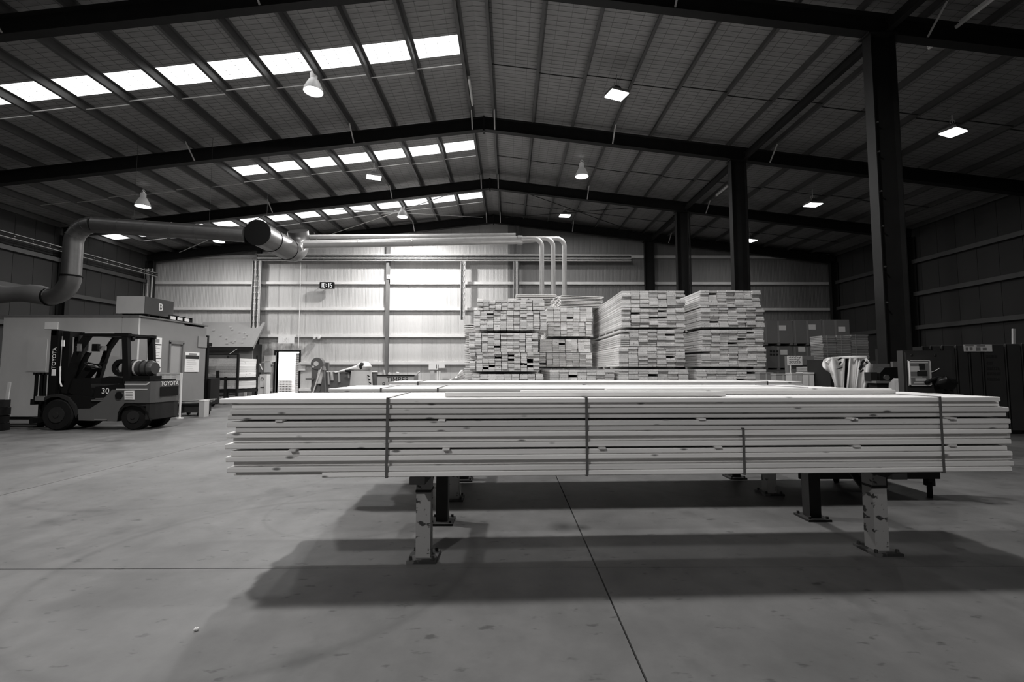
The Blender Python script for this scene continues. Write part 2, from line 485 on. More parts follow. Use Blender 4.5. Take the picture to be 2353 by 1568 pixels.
for s, xe in ((-1, XL), (1, XW)):
    y = 4.0
    while y < YB:
        wm.bar((XR, y, zroof(XR) - .012), (xe, y, zroof(xe) - .012), .004, .004); y += .15
    k = 0
    while k * .3175 < 18:
        x = XR + s * (.36 + .3175 * k)
        if XL < x < XW: wm.bar((x, 3, zroof(x) - .012), (x, YB, zroof(x) - .012), .006, .004)
        k += 1
wm.build('wire_mesh', M_WIRE, ce, kind='stuff')
# bridging bars between purlins at mid bay
for yb, dd in ((11.72, .14), (16.95, .1), (21.75, .08)):
    for s in (-1, 1):
        for k in range(13):
            xa, xb = XR + s * PUR[k], XR + s * PUR[k + 1]
            yy = yb + (dd if k % 2 else 0)
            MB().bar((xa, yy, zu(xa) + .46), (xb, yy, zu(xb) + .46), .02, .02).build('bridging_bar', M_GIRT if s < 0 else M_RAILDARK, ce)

# portal frames
PY = (8.8, 14.35, 19.15, 23.72)
ORD = ('nearest steel portal frame, its rafter cut off by the top edge of the picture', 'second steel portal frame, its apex just above the hanging bell lamp',
       'third steel portal frame, in front of the cross-braced roof bay', 'last steel portal frame, standing against the back wall')
for i, y in enumerate(PY):
    t = thing('portal_frame', ORD[i], 'steel frame', (XR, y, 0), 'steel portal frames')
    for xe in (XL + .1, XW - .1):
        p0 = V(XR, y, zu(XR) + .21); p1 = V(xe, y, zu(xe) + .21)
        MB().ibeam(p0, p1, .42, .2, .016, .012).build('rafter', M_STEEL, t)
        sgn = 1 if xe > 0 else -1
        MB().ibeam((xe - .15 * sgn, y, 0), (xe - .15 * sgn, y, zu(xe) + .1), .36, .2, .016, .012, up=(1, 0, 0)).build('column', M_STEEL, t)
        for d in (.36, 4.17, 9.25):
            xx = XR + sgn * d
            MB().bar((xx, y - .09, zu(xx) + .02), (xx, y - .55, zu(xx) + .44), .04, .01).build('fly_brace', M_TRAY, t)
    MB().box(XR - .03, XR + .03, y - .12, y + .12, zu(XR) - .06, zu(XR) + .44).build('apex_plate', M_STEEL, t)
    xc = 7.5 if i == 0 else 7.4
    MB().ibeam((xc, y, 0), (xc, y, zu(xc) + .01), .5, .22, .02, .012, up=(1, 0, 0)).build('column', M_COLSTEEL, t)
    MB().box(xc - .3, xc + .3, y - .14, y + .14, zu(xc) - .03, zu(xc) + .0).build('cap_plate', M_STEEL, t)
    MB().box(xc - .32, xc + .32, y - .16, y + .16, 0, .025).build('base_plate', M_STEEL, t)
    if i < 3:
        # longitudinal tie from column head to column head
        MB().ibeam((xc + .12, y + .12, zu(xc) + .12), (xc + .12, PY[i + 1] - .12, zu(xc) + .12), .2, .12, .012, .01).build('tie_beam', M_STEEL, t)
    if i == 0:
        MB().ibeam((xc + .12, y - .12, zu(xc) + .12), (xc + .12, 2, zu(xc) + .12), .2, .12, .012, .01).build('tie_beam', M_STEEL, t)
    if i == 0:
        for zz in (2.6, 3.3, 4.1, 4.8, 5.6, 6.2):
            MB().tube([(xc - .2, y - .125, zz), (xc - .2, y - .09, zz)], .018, 8).build('bolt', M_CHROME, t)
    if i == 2:
        MB().tube([(xc + .3, y - .1, 0), (xc + .3, y - .1, zu(xc) - .1)], .035, 8).build('downpipe', M_COLSTEEL, t)
# roof cross bracing in the last bay
for a, b, lab in ((-1.4, -9.5, 'crossed steel bracing rods under the roof beside the ridge, above the long duct'), (-9.7, -17.2, 'crossed steel bracing rods under the roof above the left end of the back wall'),
                  (-.2, 6.9, 'crossed dark bracing rods under the unlit roof slope before the back wall')):
    t = thing('brace_pair', lab, 'bracing', (a, 19.3, zu(a) + .3))
    for p, q in ((a, b), (b, a)):
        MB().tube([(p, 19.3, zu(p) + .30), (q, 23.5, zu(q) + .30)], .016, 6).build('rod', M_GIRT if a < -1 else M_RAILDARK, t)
    mx_ = (a + b) / 2; MB().box(mx_ - .06, mx_ + .06, 21.42, 21.5, zu(mx_) + .3, zu(mx_) + .42).build('turnbuckle', M_CHROME, t)

# ------------------------------------------------------------------ lamps
def lamp_light(name, p, watts, size, parent, spread=180):
    ld = bpy.data.lights.new(name, 'AREA'); ld.shape = 'DISK'; ld.size = size; ld.energy = watts; ld.spread = math.radians(spread); ld.color = (1, .99, .98)
    lo = bpy.data.objects.new(name, ld); COL.objects.link(lo); lo.location = Vector(p) - wloc(parent); lo.parent = parent
def lathe(mb, c, prof, n=20):
    base = len(mb.v)
    for r, z in prof:
        for k in range(n):
            t = 2 * math.pi * k / n; mb.v.append(V(c[0] + r * math.cos(t), c[1] + r * math.sin(t), c[2] + z))
    for i in range(len(prof) - 1):
        for k in range(n):
            a = base + i * n + k; b = base + i * n + (k + 1) % n; mb.f.append((a, b, b + n, a + n))
    return mb
def bell(px, py, Y, label, k=1.0): bell_at(at(px, py, Y), label, k)
def bell_at(p, label, k, spread=180):
    zt = zu(p.x) + .42
    t = thing('bell_lamp', label, 'lamp', p, 'hanging bell lamps')
    lathe(MB(), p, [(.05, .52), (.09, .50), (.09, .34), (.13, .30), (.17, .22), (.235, .08), (.25, .0), (.24, .0), (.22, .08)]).build('shade', M_SHADE, t, True)
    lathe(MB(), p, [(.0, .012), (.235, .012), (.235, .03), (0, .03)]).build('lens', M_LAMP, t)
    MB().tube([p + V(0, 0, .5), V(p.x, p.y, zt)], .02, 8).build('hanger', M_GIRT, t)
    MB().ring(p + V(0, 0, .58), (0, 1, 0), .05, .065, 14, .015).build('hook', M_GIRT, t)
    lamp_light('lamp_bulb', p - V(0, 0, .03), BELL_W * k, .42, t, spread)
def flood(px, py, Y, label, k=1.0, rz=.35):
    p = at(px, py, Y); zt = zu(p.x) + .42
    t = thing('flood_lamp', label, 'lamp', p, 'boxy flood lamps')
    c, s_ = math.cos(rz), math.sin(rz)
    def R(u, v, w_): return (p.x + u * c - v * s_, p.y + u * s_ + v * c, p.z + w_)
    def frust(a0, b0, z0, a1, b1, z1):
        return MB().quadbox([R(-a0, -b0, z0), R(a0, -b0, z0), R(a0, b0, z0), R(-a0, b0, z0), R(-a1, -b1, z1), R(a1, -b1, z1), R(a1, b1, z1), R(-a1, b1, z1)])
    frust(.27, .2, .02, .25, .18, .10).build('housing', M_LAMPB, t)
    frust(.12, .10, .10, .07, .06, .24).build('driver_box', M_MACH, t)
    frust(.25, .18, .0, .25, .18, .02).build('lens', M_LAMPF, t)
    MB().tube([p + V(0, 0, .24), V(p.x, p.y, zt)], .012, 8).build('hanger', M_GIRT, t)
    MB().ring(p + V(0, 0, .3), (0, 1, 0), .06, .072, 14, .012).build('hook', M_GIRT, t)
    lamp_light('lamp_bulb', p - V(0, 0, .03), FLOOD_W * k, .4, t)
bell(720, 211, 11.5, 'glowing bell lamp below the nearest skylight strip', .95)
flood(859, 409, 16.55, 'boxy lit flood lamp below the middle skylight strip', 2.6)
bell(925, 499, 21.2, 'bell lamp close to the back wall above the long duct', 2.4)
flood(1417, 220, 11.5, 'boxy flood lamp nearest the ridge on the slope without skylights', 1.0)
bell(1337, 406, 16.55, 'glowing bell lamp under the middle of the slope without skylights', .75)
flood(1298, 497, 21.2, 'small flood lamp close to the back wall beside the ridge', .7, 0.1)
flood(2190, 306, 11.5, 'flood lamp beyond the thick dark column at the side of the hall', .35)
flood(1868, 472, 16.55, 'flood lamp seen between the two nearest interior columns', .35, .1)
flood(1724, 554, 21.2, 'tiny flood lamp far down beside the second interior column', .3)
bell(328, 475, 16.55, 'bell lamp above the rising bend of the big duct', .45)
bell(503, 556, 21.2, 'bell lamp just under the horizontal run of the big duct', .55)
# rows over and behind the camera, out of the picture
for k, (x, y, pw, lab) in enumerate(((-4.9, 5.5, 1.6, 'over the long timber packs beside the ridge'), (2.7, 5.5, .7, 'over the long timber packs on the slope without skylights'),
                                     (-4.9, -6.5, 2.4, 'behind the camera on the skylight slope'), (2.7, -6.5, .35, 'behind the camera beyond the ridge'))):
    bell_at(V(x, y, zu(x) - .28), 'bell lamp ' + lab, pw, 156 if y > 0 else 180)
def batten(p, q, label):
    p, q = Vector(p), Vector(q)
    t = thing('tube_light', label, 'light', (p + q) / 2, 'unlit tube lights')
    MB().bar(p, q, .07, .05, (0, 0, 1), 0, .045).build('housing', M_WHITE, t)
    MB().tube([p, q], .03, 8).build('tube', M_TUBE, t, True)
zb = zu(XR - .36) + .38
batten((XR - .30, 12.2, zb), (XR - .30, 13.5, zb), 'white tube light fixed beside the ridge purlin')
batten((8.4, 17.0, zu(8.4) + .38), (8.4, 18.0, zu(8.4) + .38), 'short pale tube light behind the second interior column')
batten((9.1, 8.0, zu(9.1) + .38), (9.1, 9.4, zu(9.1) + .38), 'pale tube light high above the thick dark column')
# ------------------------------------------------------------------ timber packs
def cbox(lx, ly, lz, axis, c=.003):
    """board with eased long edges"""
    mb = MB()
    if axis == 'x':
        a, b = ly / 2, lz / 2; f = lambda u, v, t: (t, u, v); L = lx
    else:
        a, b = lx / 2, lz / 2; f = lambda u, v, t: (u, t, v); L = ly
    poly = [(-a + c, -b), (a - c, -b), (a, -b + c), (a, b - c), (a - c, b), (-a + c, b), (-a, b - c), (-a, -b + c)]
    if axis == 'y': poly = poly[::-1]
    return mb.prism(poly, f, -L / 2, L / 2)
_BM = {}
def board_mesh(lx, ly, lz, axis, m):
    k = (round(lx, 3), round(ly, 4), round(lz, 4), axis, m.name)
    if k not in _BM: _BM[k] = cbox(lx, ly, lz, axis, min(.005, lz * .14)).mesh('board', m)
    return _BM[k]
def straps(t, xs, y0, y1, z0, z1, m=None):
    for x in xs:
        full = not isinstance(x, tuple)
        xx = x if full else x[0]; zt = z1 if full else x[1]
        w, e = .016, .004; mb = MB()
        mb.box(xx - w / 2, xx + w / 2, y0 - e, y0 - .001, z0 - e, zt + e).box(xx - w / 2, xx + w / 2, y1 + .001, y1 + e, z0 - e, zt + e)
        mb.box(xx - w / 2, xx + w / 2, y0 - e, y1 + e, zt + .0005, zt + e).box(xx - w / 2, xx + w / 2, y0 - e, y1 + e, z0 - e, z0 - .0005)
        o = bpy.data.objects.new('strap', mb.mesh('strap', m or M_STRAP)); COL.objects.link(o); o.parent = t
def long_pack(label, x0, y0, z0, L, rows, bh, ncol, bw, rz, recess, gaps, stick, strapx, extra=(), endj=.03, topshift=0, mtl=None):
    mtl = mtl or M_PINEX
    t = thing('timber_pack', label, 'timber pack', (x0, y0, z0), 'long timber packs on post racks', rz)
    R = random.Random(int(x0 * 100 + y0 * 1000)); z = 0.0
    for r in range(rows):
        for c in range(ncol):
            ln = L - R.choice((0, 0, 0, .02, .05))
            jx = R.uniform(-endj, endj) + (topshift if r == rows - 1 else 0)
            jy = R.uniform(-.004, .004)
            if c == 0: jy = recess[r % len(recess)] + R.uniform(-.003, .003)
            if c == 0 and r == 0: ln, jx = L - .62, .29
            me = board_mesh(ln, bw - .004, bh - .0025, 'x', mtl)
            link('board', me, t, (L / 2 + jx, bw * (c + .5) + jy, z + bh / 2), (0, 0, R.uniform(-.0008, .0008)))
        z += bh
        if r in gaps:
            for sx in stick[gaps.index(r)]:
                me = board_mesh(.045, bw * ncol + .01, .012, 'y', M_PINEY)
                link('sticker', me, t, (sx + R.uniform(-.01, .01), bw * ncol / 2 - .008 + R.uniform(-.008, .008), z + .006))
            z += .012
    for (bx0, bx1, c) in extra:
        me = board_mesh(bx1 - bx0, bw - .004, bh - .004, 'x', mtl)
        link('board', me, t, ((bx0 + bx1) / 2, bw * (c + .5), z + bh / 2 + .001), (0, 0, .002))
    straps(t, strapx, -.002, bw * ncol + .004, 0, z)
    return t
AX, AY, AZ, ARZ = -1.80, 2.955, .607, math.radians(1.9)
def lx(px, y=3.0): return at(px, 1000, y).x - AX
long_pack('long strapped pine timber pack in front, resting on the nearest pair of post racks', AX, AY, AZ, 5.25, 14, .0345, 9, .085, ARZ,
          [.0, .006, .034, 0, .012, .0, .030, -.002, .014, .0, .020, .0, .030, .004], [4, 9],
          [[lx(p) for p in (680, 1025, 1385, 1660, 1995, 2230)], [lx(p) for p in (648, 1018, 1620, 1985, 2225)]],
          [lx(886, 2.95), lx(1352, 2.97), (lx(1720, 3.0), .30), lx(2178, 3.07)], extra=((1.37, 3.3, 1), (1.9, 4.75, 4), (2.6, 4.95, 7)), topshift=-.07)
BX = at(755, 890, 4.42).x
long_pack('long strapped pine timber pack directly behind the front one', BX, 4.42, AZ, 5.15, 15, .0325, 10, .09, ARZ * .9,
          [0, .004, .012, 0, .01, .002, .008, 0, .012, .003, 0, .008, .002, .01, 0], [4, 9], [[.5, 1.6, 2.7, 3.8, 4.8], [.4, 1.5, 2.6, 3.7, 4.7]],
          [at(1005, 890, 4.42).x - BX, at(1865, 890, 4.5).x - BX, .5], endj=.015)
CX = at(893, 880, 5.62).x
long_pack('long pale timber pack lying third from the camera, only its top showing', CX, 5.62, AZ, 5.2, 16, .0325, 9, .09, ARZ * .9,
          [0, .006], [5, 10], [[.5, 1.9, 3.3, 4.7], [.5, 1.9, 3.3, 4.7]],
          [at(960, 880, 5.62).x - CX, at(1770, 880, 5.7).x - CX], endj=.015)

# post racks: steel posts with foot plates under a bearer
def rack(label, xs_ys, ya, yb, ztop, front=True):
    x0, y0 = xs_ys[0]
    t = thing('post_rack', label, 'rack', (x0, y0, 0), 'timber racks of floor posts')
    for k, (x, y) in enumerate(xs_ys):
        m = M_POST if (k == 0) else M_RAILDARK
        p = MB().box(x - .05, x + .05, y, y + .1, .018, ztop - .05).build('post', m, t)
        fp = MB().box(x - .1, x + .1, y - .06, y + .15, 0, .018).build('foot_plate', M_RAILDARK if k else M_POSTD, t)
        for dx in (-.075, .075):
            for dy in (-.035, .125):
                MB().tube([(x + dx, y + dy, .018), (x + dx, y + dy, .04)], .011, 6).build('anchor_bolt', M_RAILDARK, fp)
        MB().box(x - .054, x + .054, y - .004, y + .104, ztop - .15, ztop - .135).build('weld_band', M_RAILDARK, p)
    xm = x0; slope = (xs_ys[-1][0] - x0) / max(.1, xs_ys[-1][1] - y0)
    MB().bar((x0 - (y0 - ya) * slope, ya, ztop - .026), (x0 + (yb - y0) * slope, yb, ztop - .026), .1, .048).build('bearer', M_RAILDARK, t)
    MB().bar((x0, y0 + .1, ztop - .22), (x0, y0 + .3, ztop - .06), .06, .012).build('gusset', M_RAILDARK, t)
    return t
M_POSTD = peeling('plate_paint', .10, .02, .5)
rack('paint-chipped post rack under the front timber pack, farther from the column', [(-.59, 3.2), (-.57, 3.94)], 3.0, 4.06, AZ)
rack('paint-chipped post rack under the front timber pack, nearer the thick column', [(2.65, 3.30), (2.66, 4.02)], 3.12, 4.16, AZ)
rack('pale post rack under the second timber pack, farther from the column', [(-.555, 4.63), (-.53, 5.43), (-.52, 6.2)], 4.46, 6.5, AZ)
rack('pale post rack under the second timber pack, nearer the thick column', [(2.74, 4.82), (2.72, 5.52), (2.72, 6.2)], 4.6, 6.6, AZ)

def stack_pack(label, px0, px1, py0, py1, Y, ncol, nrow, length=3.6, miss=.03, bearer=True, group='square timber packs stacked by the back wall', top=None, z0=None, endj=.03):
    a = at(px0, py1, Y); b = at(px1, py0, Y)
    if z0 is not None: a.z = z0
    bw = (b.x - a.x) / ncol; bh = (b.z - a.z) / nrow
    t = thing('timber_pack', label, 'timber pack', (a.x, Y, a.z), group)
    R = random.Random(int(px0 * 7 + py0))
    for c in range(ncol):
        cj = R.uniform(-.006, .006)
        for r in range(nrow):
            if top and r >= top[c % len(top)]: continue
            if R.random() < miss and 0 < r < nrow - 1: continue
            me = board_mesh(bw - R.choice((.004, .006, .012)), length, bh - R.choice((.002, .003, .006)), 'y', M_PINEY)
            link('board', me, t, (bw * (c + .5) + cj, length / 2 + R.uniform(-endj, endj), bh * (r + .5)))
    if bearer:
        for fy in (.25, .5, .75):
            me = board_mesh(bw * ncol, .09, .042, 'x', M_PINEX)
            link('bearer', me, t, (bw * ncol / 2, length * fy, -.0225))
    return t
Y1 = 10.5
S = 'square timber pack '
stack_pack(S + 'with ragged loose top, highest in the stack beside the white wall', 1095, 1252, 690, 713, Y1, 11, 5, bearer=False)
stack_pack(S + 'of narrow boards, second from the top beside the white wall', 1088, 1256, 715, 759, Y1, 11, 9)
stack_pack(S + 'shifted sideways, third from the top beside the white wall', 1077, 1237, 766, 809, Y1, 11, 9, bearer=False)
stack_pack(S + 'with a notched lower corner, fourth down beside the white wall', 1079, 1240, 810, 854, Y1, 11, 9, miss=.05)
stack_pack(S + 'of the stack beside the white wall, half hidden by the long packs', 1085, 1248, 860, 902, Y1, 9, 7)
stack_pack(S + 'lying lowest in the stack beside the white wall', 1085, 1248, 907, 978, Y1, 9, 6, z0=.06)
Y2 = 13.0
stack_pack(S + 'uppermost in the shaded stack set back between two others', 1257, 1362, 707, 739, Y2, 7, 6, length=3.0, bearer=False)
stack_pack(S + 'second from top in the shaded stack set back between two others', 1259, 1359, 741, 773, Y2, 7, 7, length=3.0)
stack_pack(S + 'third down in the shaded stack set back between two others', 1240, 1357, 780, 810, Y2, 8, 7, length=3.0, bearer=False)
stack_pack(S + 'fourth down in the shaded stack set back between two others', 1240, 1361, 811, 843, Y2, 8, 7, length=3.0)
stack_pack(S + 'low down and slid forward between the two taller stacks', 1263, 1412, 850, 880, 10.6, 7, 5, length=3.0)
stack_pack(S + 'lying lowest between the two taller stacks', 1263, 1405, 886, 966, 10.6, 7, 6, length=3.0, z0=.06)
stack_pack(S + 'lying lowest under the far end of the shaded stack', 1240, 1361, 850, 945, 13.8, 8, 6, length=2.2, z0=.06)
for (px0, px1, who, dx) in ((1429, 1573, 'stack whose long side faces the wall clock', 0), (1609, 1752, 'stack next to the cardboard cartons', 1)):
    stack_pack(S + 'on top of the ' + who, px0, px1 - 5 * dx, 668, 706, Y1, 7, 8, endj=.04, bearer=False)
    stack_pack(S + 'second from top of the ' + who, px0 + 2 * dx, px1 + 3 * dx, 708, 752, Y1, 7, 9, endj=.04)
    stack_pack(S + 'third from top of the ' + who, px0 - 3 + 8 * dx, px1 - 2 + 4 * dx, 758, 796, Y1, 7, 8, endj=.04, bearer=False)
    stack_pack(S + 'fourth from top of the ' + who, px0 - 6 + 8 * dx, px1 + 6 * dx, 798, 843, Y1, 7, 9, endj=.04)
    stack_pack(S + 'half hidden low in the ' + who, px0 - 8, px1 + 8, 849, 892, Y1, 7, 8)
    stack_pack(S + 'lying lowest in the ' + who, px0 - 8, px1 + 8, 897, 978, Y1, 7, 6, z0=.06)

def stickered(label, px0, px1, py0, py1, Y, layers, depth, rz=0.0, split=1):
    a = at(px0, py1, Y); b = at(px1, py0, Y)
    t = thing('stickered_pack', label, 'timber pack', a, 'air-drying packs with spacer sticks', rz)
    L = b.x - a.x; H = b.z - a.z; st = H / layers; R = random.Random(px0)
    nb = max(2, int(depth / .15)); bw = depth / nb
    for k in range(layers):
        for j in range(nb):
            me = board_mesh(L, bw - .008, st * .47, 'x', M_PINEX)
            link('board', me, t, (L / 2 + R.uniform(-.03, .03), bw * (j + .5), st * (k + .235)))
        if k < layers - 1:
            for f in (.12, .5, .88):
                link('sticker', board_mesh(.04, depth - .3, st * .52, 'y', M_PINEY), t, (L * f, depth / 2 + .08, st * (k + .735)))
    return t
stickered('stickered pack with level dark gaps, behind the ragged timber pack', 1186, 1279, 675, 706, 14.5, 8, 1.0)
stickered('slanting stickered pack with black gaps, on top of the shaded stack', 1288, 1392, 677, 705, 13.05, 8, 1.0, .20)
stickered('stickered pack poking out behind the stack beside the white wall', 1066, 1200, 742, 772, 14.3, 6, 1.0)
stickered('tall stickered pack poking out below another behind the white-wall stack', 1068, 1200, 776, 912, 14.3, 26, 1.0)
# loose offcuts lying on the ragged pack
for k, (px, py, ln) in enumerate(((1104, 686, .12), (1175, 684, .16), (1205, 682, .3), (1224, 676, .42), (1240, 680, .3))):
    p = at(px, py, Y1 + .05)
    o = cbox(.15, 2.4, .045, 'y').build('loose_board', M_PINEY); zt = at(1100, 690, Y1).z
    o.location = (p.x, Y1 + 1.25, zt + .024)
    tag(o, ('loose offcut board at the outer edge of the ragged pack', 'loose board lying midway on the ragged pack', 'loose board under the slope on the ragged pack',
            'loose board second from the inner edge of the ragged pack', 'loose board at the inner edge of the ragged pack')[k], 'board', 'loose boards on the ragged pack')
# ------------------------------------------------------------------ ducts and wall fittings
def arc(c, a0, a1, r, ua, ub, n=7):
    c = Vector(c); ua = Vector(ua); ub = Vector(ub)
    return [c + ua * (r * math.cos(a0 + (a1 - a0) * k / n)) + ub * (r * math.sin(a0 + (a1 - a0) * k / n)) for k in range(n + 1)]
def ribs(t, p, q, r, step, m=None):
    p, q = Vector(p), Vector(q); n = int((q - p).length / step); d = (q - p).normalized()
    for k in range(1, n):
        MB().ring(p + (q - p) * k / n, d, r - .004, r + .008, 20, .025).build('seam', m or M_DUCT, t)
p1 = at(215, 517, 13.0); p2 = at(562, 540, 13.98); R0 = .225
t = thing('dust_duct', 'big spiral dust duct bending up over the site office and running to the drum', 'duct', (p1.x, 13.0, p1.z))
d12 = (p2 - p1).normalized()
vx = at(150, 600, 13.0).x; rb = .55
MB().tube([p1, p2], R0, 20).build('straight_run', M_DUCT, t, True)
ribs(t, p1, p2, R0, .62)
c1 = V(p1.x, 13.0, p1.z - rb); vx = p1.x - rb
top = arc(c1, math.pi / 2, math.pi, rb, (1, 0, 0), (0, 0, 1), 8)
zl = at(150, 635, 13.0).z
MB().tube(top + [V(vx, 13.0, zl)], R0, 20).build('upper_bend', M_DUCT, t, True)
for k in (2, 4, 6): MB().ring(top[k], (top[k + 1] - top[k - 1]), R0 - .004, R0 + .012, 20, .02).build('seam', M_DUCT, t)
MB().ring((vx, 13, zl), (0, 0, 1), R0 - .01, R0 + .03, 20, .04).build('clamp_ring', M_DUCTD, t)
rb2 = .6
c2 = V(vx - rb2, 13.0, zl)
bot = arc(c2, 0, -math.pi / 2, rb2, (1, 0, 0), (0, 0, 1), 8)
MB().tube(bot, R0 + .01, 20).build('lower_bend', M_DUCT, t, True)
MB().ring(bot[-1], (1, 0, 0), R0, R0 + .035, 20, .04).build('clamp_ring', M_DUCTD, t)
e = bot[-1]; pts = [e + V(-.25 * k, -.02 * k, .02 * k + .05 * math.sin(k * .9)) for k in range(12)]
MB().tube(pts, R0, 18, True, [R0 + .03 * math.sin(k * 1.3) + .02 for k in range(12)]).build('flexible_hose', mat('hose_fabric', .13, .7, 0, .1, 3), t, True)
# hanging straps carry the duct from the roof
for f in (.25, .75):
    q = p1 + (p2 - p1) * f
    MB().bar(q + V(0, 0, R0), (q.x, q.y, zu(q.x) + .4), .006, .004).build('hanger', M_RAILDARK, t)
# drum running away from the camera
D0 = at(592, 535, 13.95); D1 = V(D0.x, 16.15, D0.z); RD = .39
t = thing('duct_drum', 'large round duct drum with a black end cap pointing at the camera', 'duct', D0)
MB().tube([D0, D1], RD, 28).build('shell', M_DUCT, t, True)
MB().tube([D0 - V(0, .03, 0), D0 + V(0, .02, 0)], RD + .015, 28).build('end_cap', M_DUCTD, t)
for f in (.35, .85): MB().ring(D0 + (D1 - D0) * f, (0, 1, 0), RD - .005, RD + .012, 28, .02).build('seam', M_DUCTD, t)
MB().tube([p2 + d12 * .05, D0 + V(-.3, .35, .02)], R0 + .02, 18).build('inlet_collar', M_DUCTD, t, True)
MB().bar(D0 + V(0, .5, RD), (D0.x, D0.y + .5, zu(D0.x) + .4), .006, .005).build('hanger', M_RAILDARK, t)
cap = arc(D1 + V(.0, 0, .55), -math.pi / 2, math.pi / 5, .55, (0, 1, 0), (0, 0, 1), 8)
MB().tube(cap, RD - .02, 24).build('rear_bend', M_DUCT, t, True)
# long pipe along the back, splitting into three drops
q0 = D1 + V(.15, -.1, -.05); z5 = at(900, 559, 16.4).z
qa = at(700, 562, 16.35); qb = at(1195, 552, 16.4)
t = thing('extraction_pipe', 'long galvanised extraction pipe splitting into three vertical drops behind the timber stacks', 'duct', qa)
MB().tube([q0, q0 * .5 + qa * .5 + V(0, 0, -.03), qa, qb], .145, 18).build('main_run', M_PIPE, t, True)
ribs(t, qa, qb, .145, 1.9, M_PIPE)
MB().tube([at(700, 545, 16.8), at(1185, 541, 16.8)], .085, 14).build('upper_run', M_PIPE, t, True)
MB().ring(qb, (1, 0, 0), .1, .165, 20, .18).build('splitter', M_PIPE, t)
for k, px in enumerate((1245, 1271, 1297)):
    Yk = 16.25 + .16 * k; xk = at(px, 620, Yk).x; zt = at(px, 549, Yk).z; r = .085; bend = .28
    ar = arc((xk - bend, Yk, zt - bend), math.pi / 2, 0, bend, (1, 0, 0), (0, 0, 1), 7)
    MB().tube([qb + V(.05, Yk - 16.4, 0), V(xk - bend - .2 - .1 * k, Yk, zt)] + ar + [V(xk, Yk, .9)], r, 14).build('drop', M_PIPE, t, True)
    MB().tube([V(xk, Yk, 0), V(xk, Yk, .9)], r + .03, 12).build('pipe_foot', M_PIPE, t)

# cable trays on the back wall
def tray(label, path, wdt, Yf, ncab=3, parent_cat='cable tray'):
    """path: list of (x, z); U-channel of two rails, rungs and cables, mounted flat to the wall at Yf"""
    x0, z0 = path[0]
    t = thing('cable_tray', label, parent_cat, (x0, Yf, z0), 'cable trays on the back wall')
    for (xa, za), (xb, zb2) in zip(path, path[1:]):
        d = V(xb - xa, 0, zb2 - za).normalized(); nrm = V(-d.z, 0, d.x)
        for s in (-1, 1):
            MB().bar(V(xa, Yf, za) + nrm * s * wdt / 2, V(xb, Yf, zb2) + nrm * s * wdt / 2, .02, .07, (0, 1, 0)).build('rail', M_TRAY, t)
        L = (V(xb, 0, zb2) - V(xa, 0, za)).length; n = int(L / .3)
        MB().bar(V(xa, Yf + .04, za), V(xb, Yf + .04, zb2), wdt, .006, (0, 1, 0)).build('tray_bed', M_TRAY, t)
        for k in range(n):
            c = V(xa, Yf, za) + d * (L * (k + .5) / n)
            MB().bar(c - nrm * wdt / 2, c + nrm * wdt / 2, .05, .012, (0, 1, 0)).build('rung', M_TRAY, t)
        for k in range(ncab):
            o = nrm * (wdt * ((k + .5) / ncab - .5))
            MB().tube([V(xa, Yf - .03, za) + o, V(xb, Yf - .03, zb2) + o], .022, 6).build('cable', M_TRAY if k % 2 else M_CABLE, t)
    return t
YT = YB - .48
zt0 = at(900, 592, YT).z; xl = at(591, 592, YT).x
tray('long zinc cable tray running level across the upper back wall', [(xl, zt0), (at(1450, 592, YT).x, zt0)], .34, YT, 4)
tray('wide zinc cable tray dropping down beside the booth canopy', [(xl + .02, zt0 - .2), (xl + .02, at(591, 772, YT).z)], .42, YT - .03, 4)
xm = at(1064, 650, YT).x
tray('narrow perforated cable tray dropping between two wall posts', [(xm, zt0 - .2), (xm, at(1064, 735, YT).z)], .22, YT - .03, 2)
xm = at(1185, 650, YT).x
tray('narrow perforated cable tray dropping beside the wall post nearest the stacks', [(xm, zt0 - .2), (xm, at(1185, 730, YT).z)], .2, YT - .03, 2)
# tray on the side wall
t = thing('cable_tray', 'dark cable tray running along the eave of the unlit side wall', 'cable tray', (XL + .62, 12, 6.2))
for dz in (-.09, .09): MB().bar((XL + .62, 8, 6.25 + dz), (XL + .62, YB - .5, 6.25 + dz), .06, .02).build('rail', M_TRAY, t)
for k in range(24): MB().box(XL + .57, XL + .67, 8.3 + .65 * k, 8.33 + .65 * k, 6.16, 6.34).build('rung', M_TRAY, t)
for k in range(2): MB().tube([(XL + .7, 8, 6.2 + .09 * k), (XL + .7, YB - .5, 6.2 + .09 * k)], .025, 6).build('cable', M_CABLE, t)
tray('zinc cable tray dropping in the corner behind the boxed crate', [(at(343, 620, YT).x, at(343, 618, YT).z), (at(343, 620, YT).x, at(343, 735, YT).z)], .4, YT - .03, 3)
# conduit down the wall beside the door
cx = at(689, 700, YB - .2).x
tag(MB().tube([(cx, YB - .22, at(689, 606, YB).z), (cx, YB - .22, at(689, 800, YB).z)], .02, 8).build('wall_conduit', M_GIRT, loc=(cx, YB - .22, 3)), 'thin conduit running down the back wall above the open door', 'conduit')

